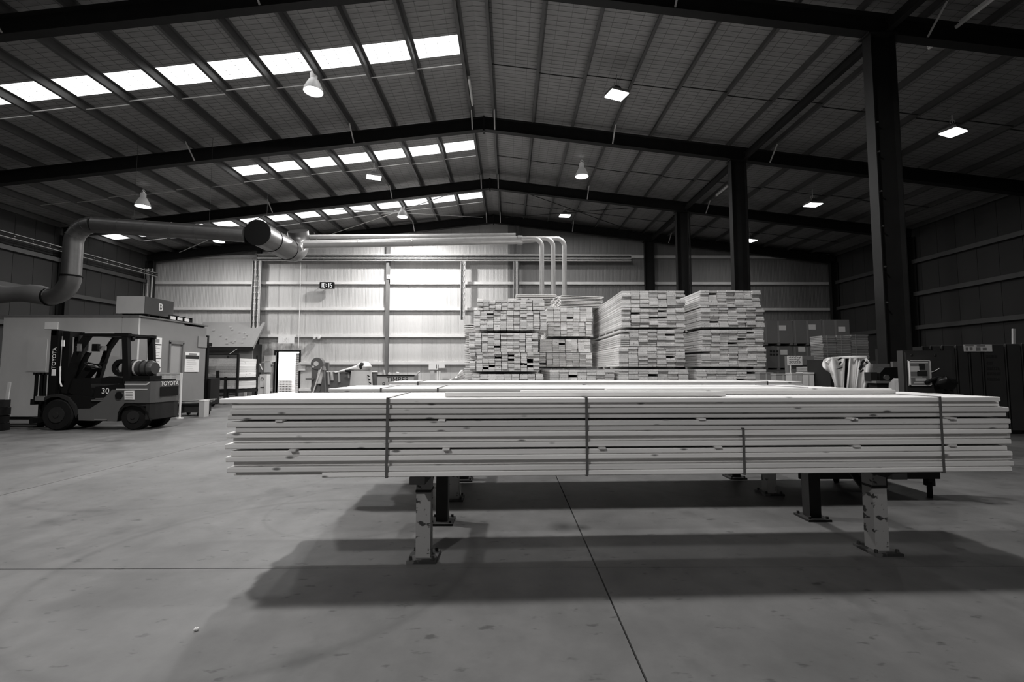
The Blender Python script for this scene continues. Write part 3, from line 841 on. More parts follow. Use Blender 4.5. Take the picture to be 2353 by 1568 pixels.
# digital clock reading 10:15
cp = at(751, 656, YB - .5)
t = thing('wall_clock', 'black digital wall clock showing 10:15', 'clock', cp)
MB().box(cp.x - .36, cp.x + .36, cp.y - .04, cp.y + .12, cp.z - .17, cp.z + .17).build('case', M_BLACK, t)
MB().bar((cp.x - .2, cp.y + .1, cp.z + .12), (cp.x - .2, YB - .18, cp.z + .22), .03, .03).bar((cp.x + .2, cp.y + .1, cp.z + .12), (cp.x + .2, YB - .18, cp.z + .22), .03, .03).build('bracket', M_BLACK, t)
SEG = {'1': 'bc', '0': 'abcdef', '5': 'afgcd'}
def digit(cx, ch):
    w, h, th = .095, .12, .021; mb = MB(); y0, y1 = cp.y - .048, cp.y - .04; z = cp.z
    R = {'a': (-w / 2, w / 2, h - th, h), 'g': (-w / 2, w / 2, -th / 2, th / 2), 'd': (-w / 2, w / 2, -h, -h + th),
         'f': (-w / 2, -w / 2 + th, 0, h), 'b': (w / 2 - th, w / 2, 0, h), 'e': (-w / 2, -w / 2 + th, -h, 0), 'c': (w / 2 - th, w / 2, -h, 0)}
    for s in SEG[ch]:
        a, b, c, d = R[s]; mb.box(cx + a, cx + b, y0, y1, z + c, z + d)
    mb.build('digit', M_DIGIT, t)
for ch, ox in (('1', -.27), ('0', -.12), ('1', .09), ('5', .24)): digit(cp.x + ox, ch)
MB().box(cp.x - .015, cp.x + .015, cp.y - .048, cp.y - .04, cp.z + .03, cp.z + .06).box(cp.x - .015, cp.x + .015, cp.y - .048, cp.y - .04, cp.z - .06, cp.z - .03).build('colon', M_DIGIT, t)

# exit sign with running figure
ep = at(657, 782, YB - .35)
t = thing('exit_sign', 'lit exit sign with a running figure above the open door', 'sign', ep)
MB().box(ep.x - .4, ep.x + .4, ep.y, ep.y + .08, ep.z - .17, ep.z + .17).build('panel', M_SIGN, t)
MB().box(ep.x - .05, ep.x + .05, ep.y + .08, YB - .02, ep.z + .1, ep.z + .16).build('bracket', M_GIRT, t)
y0 = ep.y - .004; g = MB()
g.ring((ep.x + .03, y0, ep.z + .11), (0, 1, 0), .0, .03, 10, .006)
for a, b in (((.02, .08), (-.02, -.02)), ((-.02, -.02), (.05, -.06)), ((.05, -.06), (.03, -.14)), ((-.02, -.02), (-.08, -.07)), ((-.08, -.07), (-.13, -.06)), ((.02, .07), (.08, .02)), ((.02, .07), (-.06, .05)), ((-.06, .05), (-.07, -.01))):
    g.bar((ep.x + a[0], y0, ep.z + a[1]), (ep.x + b[0], y0, ep.z + b[1]), .006, .028, (0, 0, 1) if abs(a[0] - b[0]) > .001 else (1, 0, 0))
g.build('running_figure', M_WHITE, t)
g = MB().box(ep.x + .12, ep.x + .13, y0 - .002, y0 + .002, ep.z - .13, ep.z + .13).box(ep.x - .16, ep.x - .15, y0 - .002, y0 + .002, ep.z - .13, ep.z + .13).build('door_outline', M_WHITE, t)

def plate(label, px0, px1, py0, py1, Y, m, cat='sign', lines=0, name='notice', th=.02, head=False, lm=None, off=.012):
    a = at(px0, py1, Y); b = at(px1, py0, Y)
    t = thing(name, label, cat, ((a.x + b.x) / 2, Y, a.z))
    MB().box(a.x, b.x, Y - th, Y, a.z, b.z).build('board', m, t)
    H = b.z - a.z; W = b.x - a.x; R = random.Random(px0 + py0)
    if head: MB().box(a.x + W * .06, b.x - W * .06, Y - th - .003, Y - th, b.z - H * .22, b.z - H * .06).build('heading', lm or M_INKG, t)
    for k in range(lines):
        z = a.z + H * (.08 + (.62 if head else .8) * k / max(1, lines - 1)); x1 = a.x + W * R.uniform(.55, .92)
        MB().box(a.x + W * .1, x1, Y - th - .003, Y - th, z, z + H * .035).build('text_line', lm or M_INKG, t)
    return t
emb = at(728, 773, YB - .34)
t = thing('emergency_light', 'small twin-head emergency light on the girt beside the exit sign', 'light', emb)
MB().box(emb.x - .17, emb.x + .17, emb.y, emb.y + .12, emb.z - .06, emb.z + .06).build('box', M_WHITE, t)
for s in (-1, 1): MB().tube([(emb.x + .12 * s, emb.y + .02, emb.z - .09), (emb.x + .12 * s, emb.y - .06, emb.z - .1)], .06, 12).build('lamp_head', M_WHITE, t)
MB().box(emb.x - .1, emb.x + .1, emb.y + .12, YB - .17, emb.z - .04, emb.z + .04).build('bracket', M_GIRT, t)
sb = at(893, 636, YB - .45)
t = thing('sensor_box', 'small white box on the wall post below the cable tray', 'sensor', sb)
MB().box(sb.x - .1, sb.x + .1, sb.y, sb.y + .1, sb.z - .1, sb.z + .1).build('cover', M_WHITE, t)
MB().tube([(sb.x, sb.y, sb.z), (sb.x, sb.y - .02, sb.z)], .04, 12).build('lens', M_INKG, t)
plate('pale notice pair fixed to the wall beside the open door', 607, 633, 817, 832, YB - .05, M_PAPER, lines=2)
plate('small pale notice low on the wall beside the open door', 608, 624, 843, 856, YB - .05, M_PAPER, lines=2)
plate('blank pale sheet on the wall past the open door', 686, 702, 834, 852, YB - .05, M_PAPER)
plate('white notice with a bold numeral one on the back wall', 985, 1007, 838, 850, YB - .3, M_PAPER)
plate('second white notice beside the one with the numeral', 1008, 1022, 835, 846, YB - .3, M_PAPER)
lettering('numeral', '1', .3, at(1003, 843, YB - .33), FACE, M_INK, [o for o in bpy.data.objects if o.get('label', '').startswith('white notice with a bold')][0])
# roof of the outside: yard seen through the door
yd = structure(MB().box(-60, 40, YB + .3, 90, -.3, -.02).build('ground_outside', M_OUT))
def crate_out(label, px0, px1, py0, py1, Y, n):
    a = at(px0, py1, Y); b = at(px1, py0, Y); t = thing('yard_pack', label, 'timber pack', (a.x, Y, -.02))
    z0 = -.02; st = (b.z - z0) / n
    for k in range(n):
        MB().box(a.x, b.x, Y, Y + 2, z0 + st * k + st * .38, z0 + st * (k + 1)).build('board_layer', M_WHITE, t)
        for f in (.05, .25, .5, .75, .95):
            x = a.x + (b.x - a.x) * f
            MB().box(x - .06, x + .06, Y + .05, Y + 1.9, z0 + st * k, z0 + st * k + st * .38).build('spacer', M_PINEX, t)
crate_out('pale slatted pack standing in the yard beyond the open door', 638, 670, 874, 900, 27.5, 5)
crate_out('tall stickered pack in the yard at the edge of the open door', 677, 700, 812, 905, 26.5, 18)
# ------------------------------------------------------------------ site office and left side
OY0, OX, OXL, OZ = 12.05, -9.8, -13.35, 2.70
OY1 = 14.75
t = thing('site_office', 'pale flat-roofed site office of wall panels behind the forklift', 'office', (-11.5, 12.05, 0))
xm = at(280, 750, OY0).x
MB().box(OXL, xm - .006, OY0, OY0 + .06, .08, OZ).build('wall_panel', M_OFFICE, t)
MB().box(xm + .006, OX - .002, OY0, OY0 + .06, .08, OZ).build('wall_panel', M_OFFICE, t)
# side wall with window opening
wa, wb_ = onx(389, 786, OX), onx(419, 850, OX)
wy0, wy1, wz1, wz0 = wa.y, wb_.y, wa.z, .95
M_OFFS = mat('office_side_shaded', .19, .5, 0, .10, 1.2)  # office panel again, the side's shade put into its colour
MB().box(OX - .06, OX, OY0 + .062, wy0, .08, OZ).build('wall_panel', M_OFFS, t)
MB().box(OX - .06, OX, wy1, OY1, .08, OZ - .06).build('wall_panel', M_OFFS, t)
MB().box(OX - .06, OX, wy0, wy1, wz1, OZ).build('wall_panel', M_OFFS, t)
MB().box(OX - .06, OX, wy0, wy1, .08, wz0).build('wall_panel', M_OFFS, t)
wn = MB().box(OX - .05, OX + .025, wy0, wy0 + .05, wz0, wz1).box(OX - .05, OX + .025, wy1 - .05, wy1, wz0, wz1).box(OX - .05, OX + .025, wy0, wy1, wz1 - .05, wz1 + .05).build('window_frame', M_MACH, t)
MB().box(OX - .035, OX - .02, wy0 + .05, wy1 - .05, wz0, wz1 - .05).build('pane', M_GLASS, wn)
MB().box(OXL, OX - .06, OY1 - .06, OY1, .08, OZ).build('wall_panel', M_OFFICE, t)
MB().box(OXL, OXL + .06, OY0 + .06, OY1 - .06, .08, OZ).build('wall_panel', M_OFFICE, t)
MB().box(OXL - .04, OX + .03, OY0 - .03, OY1 + .03, OZ, OZ + .04).build('roof', M_MACH, t)
MB().box(OXL + .02, OX - .02, OY0 + .02, OY1 - .02, 0, .08).build('base_rail', M_BLACK, t)
MB().box(at(60, 860, OY0).x, at(105, 860, OY0).x, OY0 - .012, OY0, 1.25, 2.1).build('door_outline', M_OFFICE, t)
plate('blank white sheet on the office wall above the forklift mast', 104, 135, 741, 757, OY0 - .001, M_PAPER)
# boxed crate with the letter B on the office roof
a = at(266, 722, 12.3); b = at(333, 681, 12.3)
t = thing('roof_crate', 'plain panelled crate marked B on top of the site office', 'crate', ((a.x + b.x) / 2, 12.3, OZ + .04))
z0c, z1c = OZ + .12, b.z
MB().box(a.x, b.x, 12.3, 13.35, z0c, z1c).build('body', M_OFFICE, t)
MB().box(b.x, b.x + .012, 12.3, 13.35, z0c, z1c).build('side_panel', mat('crate_side_shaded', .06, .6, 0, .1, 2), t)  # shade on the crate's side, laid on as a dark sheet
for yy in (12.45, 12.85, 13.2): MB().box(a.x + .05, b.x - .02, yy, yy + .08, OZ + .04, z0c).build('skid', M_BLACK, t)
lettering('letter', 'B', .30, (b.x + .02, 12.85, (z0c + z1c) / 2), FACEX, M_WHITE, t, .006)
# bright trays of fittings on the office roof
for k, (px, lab) in enumerate(((392, 'open pale tray next to the crate on the office roof'), (408, 'middle pale tray on the office roof'), (424, 'last pale tray at the far end of the office roof'))):
    p = onx(px, 735, OX - .15)
    t = thing('roof_tray', lab, 'tray', (OX - .25, p.y, OZ + .04), 'trays on the office roof')
    y0, y1 = p.y - .2, p.y + .2
    MB().box(OX - .55, OX - .05, y0, y1, OZ + .04, OZ + .05).build('base', M_WHITE, t)
    MB().box(OX - .07, OX - .05, y0, y1, OZ + .05, OZ + .2 - .03 * k).box(OX - .55, OX - .53, y0, y1, OZ + .05, OZ + .24).box(OX - .55, OX - .05, y1 - .02, y1, OZ + .05, OZ + .2).build('rim', M_BLACK, t)
    MB().box(OX - .045, OX - .04, y0 + .05, y0 + .25, OZ + .07, OZ + .16).build('label', M_WHITE, t)

def xplate(label, px0, px1, py0, py1, xw, m, lines=0, head=True, name='notice', bands=()):
    """board on the office side wall (plane of constant x)"""
    a = onx(px0, py0, xw); b = onx(px1, py1, xw); zt, zb_ = a.z, min(onx(px0, py1, xw).z, b.z)
    t = thing(name, label, 'sign', (xw, (a.y + b.y) / 2, zb_))
    MB().box(xw, xw + .02, a.y, b.y, zb_, zt).build('board', m, t)
    H = zt - zb_; W = b.y - a.y; R = random.Random(px0)
    if head: MB().box(xw + .02, xw + .023, a.y + W * .25, b.y - W * .2, zt - H * .15, zt - H * .05).build('heading', M_INKG, t)
    for f0, f1 in bands: MB().box(xw + .02, xw + .023, a.y + W * .02, b.y - W * .02, zt - H * f1, zt - H * f0).build('dark_band', M_INK, t)
    for k in range(lines):
        z = zb_ + H * (.05 + .72 * k / max(1, lines - 1))
        if any(zt - H * (f1 + .02) < z < zt - H * (f0 - .02) for f0, f1 in bands): continue
        MB().box(xw + .02, xw + .022, a.y + W * .1, a.y + W * R.uniform(.5, .9), z, z + H * .012).build('text_line', M_INKG, t)
    return t
xplate('tall poster of fine print beside the office window', 341, 367, 774, 855, OX + .002, M_PAPER, 18, True, 'poster', ((.19, .225), (.60, .62), (.86, .89)))
xplate('dark-edged safety poster past the office window', 425, 455, 809, 855, OX + .002, M_PAPER, 8, True, 'poster', ((.16, .34),))
xplate('small dark notice high at the end of the office wall', 455, 474, 773, 798, OX + .002, M_INKG, 3, False)

# free-standing notice board on a post
nb = gnd(410, 963); Yn = nb.y
a = at(358, 905, Yn); b = at(414, 857, Yn)
t = thing('notice_stand', 'list board on a thin post with a foot, half hidden by the forklift', 'notice board', (nb.x, Yn, 0))
MB().box(a.x, b.x, Yn, Yn + .02, a.z, b.z).build('board', M_PAPER, t)
MB().box(a.x, b.x, Yn - .01, Yn, b.z - .03, b.z).build('top_rail', M_WHITE, t)
for k in range(9):
    z = b.z - .07 - .05 * k
    for j in range(3): MB().box(a.x + .08 + .16 * j, a.x + .2 + .16 * j, Yn - .003, Yn, z, z + .018).build('text_line', M_INKG, t)
MB().tube([(nb.x, Yn + .04, 0), (nb.x, Yn + .04, b.z)], .025, 8).build('post', M_GIRT, t)
MB().tube([(nb.x, Yn + .04, 0), (nb.x, Yn + .04, .03)], .09, 12).build('foot', M_GIRT, t)
MB().bar((nb.x, Yn + .04, .12), (nb.x - .6, Yn + .04, .12), .03, .03).build('cross_bar', M_GIRT, t)

# low metal trolley with bars beside it
tb = gnd(440, 957); Yt = tb.y
t = thing('scrap_trolley', 'low dark trolley loaded with pale bars between notice stand and timber pack', 'trolley', (tb.x, Yt, 0))
a = at(402, 940, Yt); b = at(462, 928, Yt)
MB().box(a.x, b.x, Yt, Yt + .5, .28, .33).build('deck', M_BLACK, t)
MB().box(a.x + .02, b.x - .02, Yt + .02, Yt + .48, .1, .28).build('chassis', M_RAILDARK, t)
for x in (a.x + .08, b.x - .08):
    for yy in (Yt + .06, Yt + .44): MB().tube([(x - .02, yy, .06), (x + .02, yy, .06)], .06, 12).build('wheel', M_RUBBER, t)
R = random.Random(3)
for k in range(9):
    z = .345 + .028 * (k // 3); yy = Yt + .08 + .15 * (k % 3)
    MB().bar((a.x - .05 + R.uniform(0, .1), yy, z), (b.x + R.uniform(-.05, .25), yy + R.uniform(-.04, .04), z + R.uniform(0, .06)), .06, .026).build('bar', M_HOOD if k % 2 else M_MACH, t)
p = gnd(463, 959)
a = at(456, 957, p.y); b = at(470, 922, p.y)
t = thing('white_bin', 'narrow pale upright box standing at the end of the low trolley', 'box', ((a.x + b.x) / 2, p.y, 0))
MB().box(a.x, b.x, p.y, p.y + .2, 0, b.z).build('body', M_HOOD, t)
MB().box(a.x - .005, b.x + .005, p.y - .005, p.y + .205, b.z, b.z + .02).build('lid', M_PAPER, t)

# booth with sloping hood against the back wall
hx0, hx1 = at(440, 780, 23).x, -13.22
t = thing('spray_booth', 'grey booth with a sloping sheet hood against the back wall', 'booth', (-15, 22.9, 0))
zt, zf, zfb = at(520, 741, 23.75).z, at(520, 797, 22.75).z, at(520, 803, 22.75).z
MB().prism([(23.8, zt), (22.75, zf), (22.75, zfb), (22.8, zfb), (23.8, zt - .12)], lambda u, v, s: (s, u, v), hx0, hx1 + .45).build('hood', M_CANOPY, t)
MB().box(hx0, hx1 + .45, 22.74, 22.78, zfb - .08, zf - .01).build('hood_lip', M_STEEL, t)
MB().box(at(548, 850, 22.9).x, hx1 + .35, 22.9, 22.96, 0, zfb - .06).build('front_panel', M_CANOPY, t)
MB().box(hx1 + .29, hx1 + .35, 22.96, 23.75, 0, zfb + .3).build('side_panel', M_STEEL, t)
MB().box(hx0, hx1, 23.55, 23.6, 0, zfb).build('rear_panel', M_MACH, t)
MB().box(hx0, at(548, 850, 22.9).x, 22.9, 22.95, zfb - .45, zfb - .06).build('header', M_MACH, t)
for k in range(14):
    px, py = R.randint(488, 570), R.randint(752, 792); f = (py - 741) / 56.0
    q = at(px, py, 23.75 - f * 1.0)
    MB().bar(q + V(-.05, -.05, .03), q + V(.05, -.05, .04), .04, .012).build('paint_fleck', M_WHITE, t)
MB().bar(at(525, 815, 22.7), at(545, 802, 22.7), .02, .02).build('stay', M_GIRT, t)
# board pack on a stillage in front of the booth
Ys = 17.5
stack = stack_pack('timber pack with stamped ends on the stillage by the booth', 476, 550, 824, 868, Ys, 1, 7, 1.2, 0, False, 'packs by the booth')
stack = stack_pack('lower timber pack on the stillage by the booth', 478, 549, 874, 894, Ys, 1, 3, 1.2, 0, False, 'packs by the booth')
a = at(474, 897, Ys); b = at(553, 815, Ys)
t = thing('stillage', 'dark post stillage holding two timber packs by the booth', 'stillage', ((a.x + b.x) / 2, Ys, 0))
MB().box(a.x, b.x, Ys - .05, Ys + 1.3, a.z - .1, a.z - .0).build('deck', M_STEEL, t)
zg = at(500, 871, Ys).z
for x in (a.x, at(502, 850, Ys).x, at(521, 850, Ys).x, b.x - .06):
    top_ = {0: 2.6}.get(0) if x in (a.x,) else (at(502, 852, Ys).z if x < at(510, 850, Ys).x else at(521, 866, Ys).z)
    if x > b.x - .2: top_ = b.z
    MB().box(x, x + .07, Ys - .14, Ys - .06, 0, top_).build('post', M_STEEL, t)
MB().box(a.x, b.x, Ys - .02, Ys + 1.2, zg - .05, zg + .05).build('spacer', M_STEEL, t)
for x in (a.x, b.x - .08): MB().box(x, x + .08, Ys + 1.2, Ys + 1.28, 0, b.z).build('post', M_STEEL, t)
MB().bar((a.x, Ys - .1, b.z), (b.x, Ys - .1, b.z), .05, .05).build('top_rail', M_STEEL, t)
# pallet stacker mast at the end of the office
ps = gnd(466, 935); Yp = 15.9
a = at(456, 900, Yp); b = at(477, 796, Yp)
t = thing('pallet_stacker', 'tall dark pallet stacker mast standing at the end of the site office', 'stacker', ((a.x + b.x) / 2, Yp, 0))
for x in (a.x, b.x - .08): MB().box(x, x + .08, Yp, Yp + .1, .05, b.z).build('mast_rail', M_BLACK, t)
MB().box(a.x - .05, b.x + .05, Yp - .05, Yp + .16, b.z, b.z + .12).build('mast_head', M_BLACK, t)
MB().box(a.x - .1, b.x + .1, Yp + .1, Yp + .6, .1, 1.0).build('power_unit', M_STEEL, t)
for x in (a.x, b.x - .1): MB().box(x, x + .1, Yp - 1.0, Yp + .1, .06, .12).build('fork', M_STEEL, t)
for x in (a.x - .02, b.x - .02): MB().tube([(x, Yp + .4, .08), (x + .05, Yp + .4, .08)], .08, 12).build('wheel', M_RUBBER, t)
# long bars lying in front of the booth
for k, (x0, y0, x1, y1, lab) in enumerate(((505, 912, 562, 904, 'dark pipe lying on the floor before the booth'), (525, 913, 590, 903, 'long dark bar lying across the pipe before the booth'), (560, 911, 592, 905, 'short dark bar beside the white cabinet'))):
    p, q = gnd(x0, y0), gnd(x1, y1); p.z = q.z = .05 + .09 * k
    tag(MB().tube([p, q], .045, 8).build('floor_bar', M_STEEL, loc=(p.x, p.y, 0)), lab, 'bar', 'bars on the floor by the booth')
for px, pt, lab, m in ((563, 870, 'thin pale upright board leaning by the booth', M_HOOD), (590, 866, 'pale upright plank beside the white cabinet', M_PINEX)):
    p = gnd(px, 912)
    tag(MB().box(p.x - .06, p.x + .06, p.y, p.y + .04, 0, at(px, pt, p.y).z).build('upright_plank', m, loc=(p.x, p.y, 0)), lab, 'plank')
# white cabinet by the door
Yc = 22.6
a = at(595, 907, Yc); b = at(613, 861, Yc)
t = thing('drink_cooler', 'white water cooler cabinet standing beside the open door', 'cooler', ((a.x + b.x) / 2, Yc, 0))
MB().box(a.x, b.x, Yc, Yc + .35, 0, b.z).build('body', M_WHITE, t)
MB().box(a.x + .06, b.x - .12, Yc - .01, Yc, b.z * .38, b.z * .42).build('vent', M_INK, t)
MB().ring(((a.x + b.x) / 2 - .04, Yc - .005, b.z * .8), (0, 1, 0), .05, .08, 16, .01).build('tap_recess', M_INKG, t)
MB().box(b.x - .1, b.x + .004, Yc - .015, Yc + .3, .02, b.z - .02).build('side_strip', M_PAPER, t)
t2 = thing('hand_dryer', 'dark dispenser hanging above the white water cooler', 'dispenser', at(601, 858, 22.9))
q = at(601, 846, 22.9)
MB().box(q.x - .14, q.x + .14, 22.9, 23.5, q.z - .22, q.z + .25).build('body', M_MACH, t2)
MB().bar(q + V(-.08, -.02, .2), q + V(.06, -.02, -.1), .06, .02).build('spout', M_WHITE, t2)

# dark plastic pallets at the picture's edge
Yd = 8.9
for k in range(4):
    a = at(0, 1002 - 19 * k, Yd); zb_ = .0 + .165 * k
    t = thing('plastic_pallet', ('black pallet at the bottom of the stack at the picture edge', 'black pallet second from the floor at the picture edge', 'black pallet third from the floor at the picture edge', 'topmost black pallet of the stack at the picture edge')[k], 'pallet', (-12, Yd, zb_), 'black pallets near the forklift')
    xe = at(23 - (k % 2) * 2, 980, Yd + 1.1).x
    MB().box(xe - 1.1, xe, Yd, Yd + 1.1, zb_ + .11, zb_ + .16).build('deck', M_RUBBER, t)
    for dx in (0, .48, .96):
        MB().box(xe - 1.1 + dx, xe - 1.1 + dx + .14, Yd, Yd + 1.1, zb_ + .0, zb_ + .11).build('runner', M_RUBBER, t)
p = at(16, 930, 9.6)
lp0, lp1 = at(6, 984, 9.95), at(22, 879, 9.95); lp0.z = .015
tag(MB().bar(lp0, lp1, .06, .025, (0, 1, 0)).build('leaning_lath', M_HOOD, loc=lp0), 'grey lath leaning between the black pallets and the office', 'lath')
t = thing('wall_cabinet', 'pale cabinet past the office corner at the picture edge', 'cabinet', (-14.6, 13, 0))
a = at(-30, 868, 13); b = at(10, 822, 13)
MB().box(a.x, b.x, 13, 13.5, .1, b.z).build('body', M_OFFICE, t)
MB().box(a.x, b.x, 12.98, 13, .12, a.z).build('door', M_BLACK, t)
MB().box(b.x - .3, b.x - .06, 12.985, 13, a.z + .1, a.z + .3).build('label', M_PAPER, t)
MB().box(a.x + .02, b.x - .02, 13.02, 13.48, 0, .1).build('plinth', M_BLACK, t)

# ------------------------------------------------------------------ forklift
FY, FW = 9.88, .86                       # near side and width
def fz(zx, zy): p = at(zx / 4.9, 720 + zy / 4.9, FY); return (p.x, p.z)
fk = thing('forklift', 'grey and black counterbalance forklift with gas bottle parked before the site office', 'forklift', (fz(1000, 1300)[0], FY, 0))
def fz2(zx, zy, d): p = at(zx / 4.9, 720 + zy / 4.9, FY + d); return (p.x, p.z)
def side(name, pts, m, y0=0.0, y1=FW, parent=None):
    return MB().prism([fz(*p) for p in pts], lambda u, v, s: (u, s, v), FY + y0, FY + y1).build(name, m, parent or fk)
side('chassis', [(860, 1080), (1000, 1075), (1110, 1005), (1250, 862), (1400, 862), (1400, 1010), (1330, 1080), (1300, 1222), (870, 1210)], M_TRUCK, .03, FW - .03)
side('cowl', [(1050, 830), (1400, 790), (1400, 858), (1248, 858), (1105, 1002), (995, 1072), (860, 1076), (700, 940), (740, 920), (1030, 950)], M_BLACK, .05, FW - .05)
xr_ = fz(1690, 900)[0]; xf_ = fz(1402, 900)[0]
def plan(name, z0, z1, x1, inset, m, parent=None, xf=None):
    xf = xf or xf_
    pts = [(xf, inset), (x1, inset), (x1 + .06, inset + .07), (x1 + .09, inset + .22), (x1 + .09, FW - inset - .22), (x1 + .06, FW - inset - .07), (x1, FW - inset), (xf, FW - inset)]
    return MB().prism(pts, lambda u, v, q: (u, FY + v, q), z0, z1).build(name, m, parent or fk)
zc0, zc1 = fz(0, 1010)[1], fz(0, 770)[1]
cw = plan('counterweight', zc0, zc1, xr_, 0, M_TRUCK)
plan('hood_top', zc1, fz(0, 748)[1], xr_ - .06, .05, M_BLACK, cw)
plan('counterweight_base', fz(0, 1200)[1], zc0 - .005, xr_ - .01, .02, M_STEEL, None, fz(1640, 900)[0])
plan('wheel_housing', fz(0, 1050)[1], zc0 - .005, fz(1640, 900)[0], .03, M_STEEL)
xe_ = xr_ + .09
MB().box(xe_, xe_ + .008, FY + .16, FY + FW - .16, fz(0, 945)[1], fz(0, 835)[1]).build('rear_grille', M_BLACK, cw)
side('hood_highlight', [(1405, 795), (1650, 795), (1690, 772), (1690, 785), (1655, 812), (1405, 812)], M_TRUCKL, -.008, .0, cw)  # highlight along the hood edge, set in as a pale strip
side('hood_seam', [(1310, 852), (1660, 852), (1660, 862), (1310, 862)], M_TRUCKL, -.008, 0, cw)
side('data_label', [(1405, 875), (1518, 872), (1520, 975), (1408, 975)], M_PAPER, -.012, -.008, cw)
lz_ = []
for k in range(5): side('label_line', [(1420, 890 + 18 * k), (1500, 889 + 18 * k), (1500, 897 + 18 * k), (1420, 898 + 18 * k)], M_INKG, -.015, -.012, cw)
fc = MB().ring((fz(1330, 930)[0], FY + .02, fz(1330, 930)[1]), (0, 1, 0), 0, .075, 20, .03).build('filler_opening', M_BLACK, fk)
side('step_highlight', [(1015, 976), (1140, 974), (1140, 990), (1015, 990)], M_CHROME, .02, .05)  # highlight on the step, built in as bright metal strips
side('step_highlight', [(1060, 960), (1155, 957), (1155, 964), (1060, 966)], M_CHROME, .02, .05)
side('foot_step', [(1060, 1192), (1200, 1192), (1200, 1208), (1060, 1208)], M_CHROME, .0, .05)
side('front_cowl', [(760, 735), (1000, 728), (985, 800), (1000, 900), (1000, 945), (800, 930), (700, 880)], M_BLACK, .08, FW - .1)
fender = [(480 + 0, 960), (560, 918), (660, 910), (760, 945), (840, 1040), (870, 1140), (850, 1180), (820, 1080), (760, 990), (660, 945), (570, 950), (500, 985)]
side('fender', fender, M_STEEL, 0, .3); side('fender', fender, M_STEEL, FW - .3, FW)
# wheels
def wheel(zx, zy, rz_, y0, w_, hub):
    x, z = fz(zx, zy); r = rz_; z = r
    wo = MB().tube([(x, FY + y0, z), (x, FY + y0 + .03, z), (x, FY + y0 + w_ - .03, z), (x, FY + y0 + w_, z)], r, 28, True, [r - .03, r, r, r - .03]).build('wheel', M_RUBBER, fk, True)
    MB().ring((x, FY + y0 - .004, z), (0, 1, 0), .0, hub, 20, .02).build('rim', M_STEEL, wo)
    MB().ring((x, FY + y0 - .012, z), (0, 1, 0), .0, hub * .35, 12, .03).build('hub_cap', M_STEEL, wo)
for y0 in (.0, FW - .22): wheel(640, 1145, .335, y0, .22, .17)
for y0 in (.05, FW - .25): wheel(1480, 1190, .285, y0, .2, .13)
side('tread_arch', [(1320, 1220), (1325, 1120), (1380, 1045), (1480, 1020), (1590, 1045), (1660, 1120), (1690, 1210), (1655, 1130), (1580, 1060), (1480, 1040), (1390, 1065), (1345, 1130)], M_BLACK, .0, FW)
# mast
def mast_rail(x0, x1, y0, y1, zb_, zt_): return MB().box(x0, x1, FY + y0, FY + y1, zb_, zt_).build('mast_rail', M_BLACK, fk)
mx0, mz1 = fz(515, 185); mx1 = fz(600, 185)[0]
mast_rail(mx0, mx1, .12, .20, .06, mz1); mast_rail(mx0, mx1, FW - .2, FW - .12, .06, mz1)
ix0, ix1 = fz(610, 200)[0], fz(690, 200)[0]
mast_rail(ix0, ix1, .2, .27, .08, mz1 - .02); mast_rail(ix0, ix1, FW - .27, FW - .2, .08, mz1 - .02)
MB().box(mx0, mx0 + .12, FY + .12, FY + FW - .12, mz1 - .12, mz1).build('mast_cross', M_BLACK, fk)
MB().box(ix0, ix1, FY + .2, FY + FW - .2, .9, 1.05).build('mast_cross', M_BLACK, fk)
for yy in (.4, FW - .4): MB().tube([(ix1 + .06, FY + yy, .15), (ix1 + .06, FY + yy, mz1 - .1)], .045, 12).build('lift_cylinder', M_STEEL, fk)
MB().bar((fz(860, 430)[0], FY + .3, fz(860, 430)[1]), (ix1, FY + .3, 1.0), .07, .07).build('tilt_arm', M_BLACK, fk)
MB().tube([(fz(628, 600)[0], FY + .1, fz(628, 600)[1]), (fz(625, 780)[0], FY + .1, fz(625, 780)[1]), (fz(645, 830)[0], FY + .1, fz(645, 830)[1])], .016, 8).build('hydraulic_hose', M_GIRT, fk)
MB().box(fz(640, 300)[0], fz(672, 300)[0], FY + .1, FY + .12, fz(0, 370)[1], fz(0, 300)[1]).build('reflector', M_GIRT, fk)
MB().box(fz(525, 630)[0], fz(568, 630)[0], FY + .11, FY + .12, fz(0, 705)[1], fz(0, 630)[1]).build('mast_label', M_PAPER, fk)
lettering('mast_lettering', 'TOYOTA', .115, (fz(552, 500)[0], FY + .113, fz(552, 505)[1]), (math.pi / 2, -math.pi / 2, 0), M_PAPER, fk)
lettering('model_number', '30', .17, (fz(1165, 880)[0], FY + .045, fz(1165, 880)[1]), FACE, M_PAPER, fk)
lettering('rear_lettering', 'TOYOTA', .13, (xe_ + .006, FY + FW / 2, fz(0, 800)[1]), FACEX, M_PAPER, fk)
# carriage, backrest and forks
bx0, bx1 = fz(360, 700)[0], fz(500, 700)[0]
zt_, zm_ = fz(0, 668)[1], fz(0, 925)[1]
for k in range(7):
    yy = FY + .06 + .165 * k
    MB().box(bx0, bx0 + .04, yy, yy + .03, zm_ - .1, zt_).build('backrest_bar', M_BLACK, fk)
for k in range(3):
    x = bx0 + .06 + .09 * k; MB().box(x, x + .035, FY + .02, FY + .05, zm_, zt_).build('backrest_bar', M_BLACK, fk)
MB().box(bx0, bx1, FY + .02, FY + FW - .02, zt_ - .05, zt_).build('backrest_top', M_BLACK, fk)
for zz in (.55, .15): MB().box(bx0, bx0 + .08, FY + .0, FY + FW, zz, zz + .12).build('carriage_plate', M_BLACK, fk)
MB().box(fz(400, 935)[0], fz(500, 935)[0], FY - .01, FY + .02, fz(0, 988)[1], fz(0, 935)[1]).build('carriage_label', M_MACH, fk)
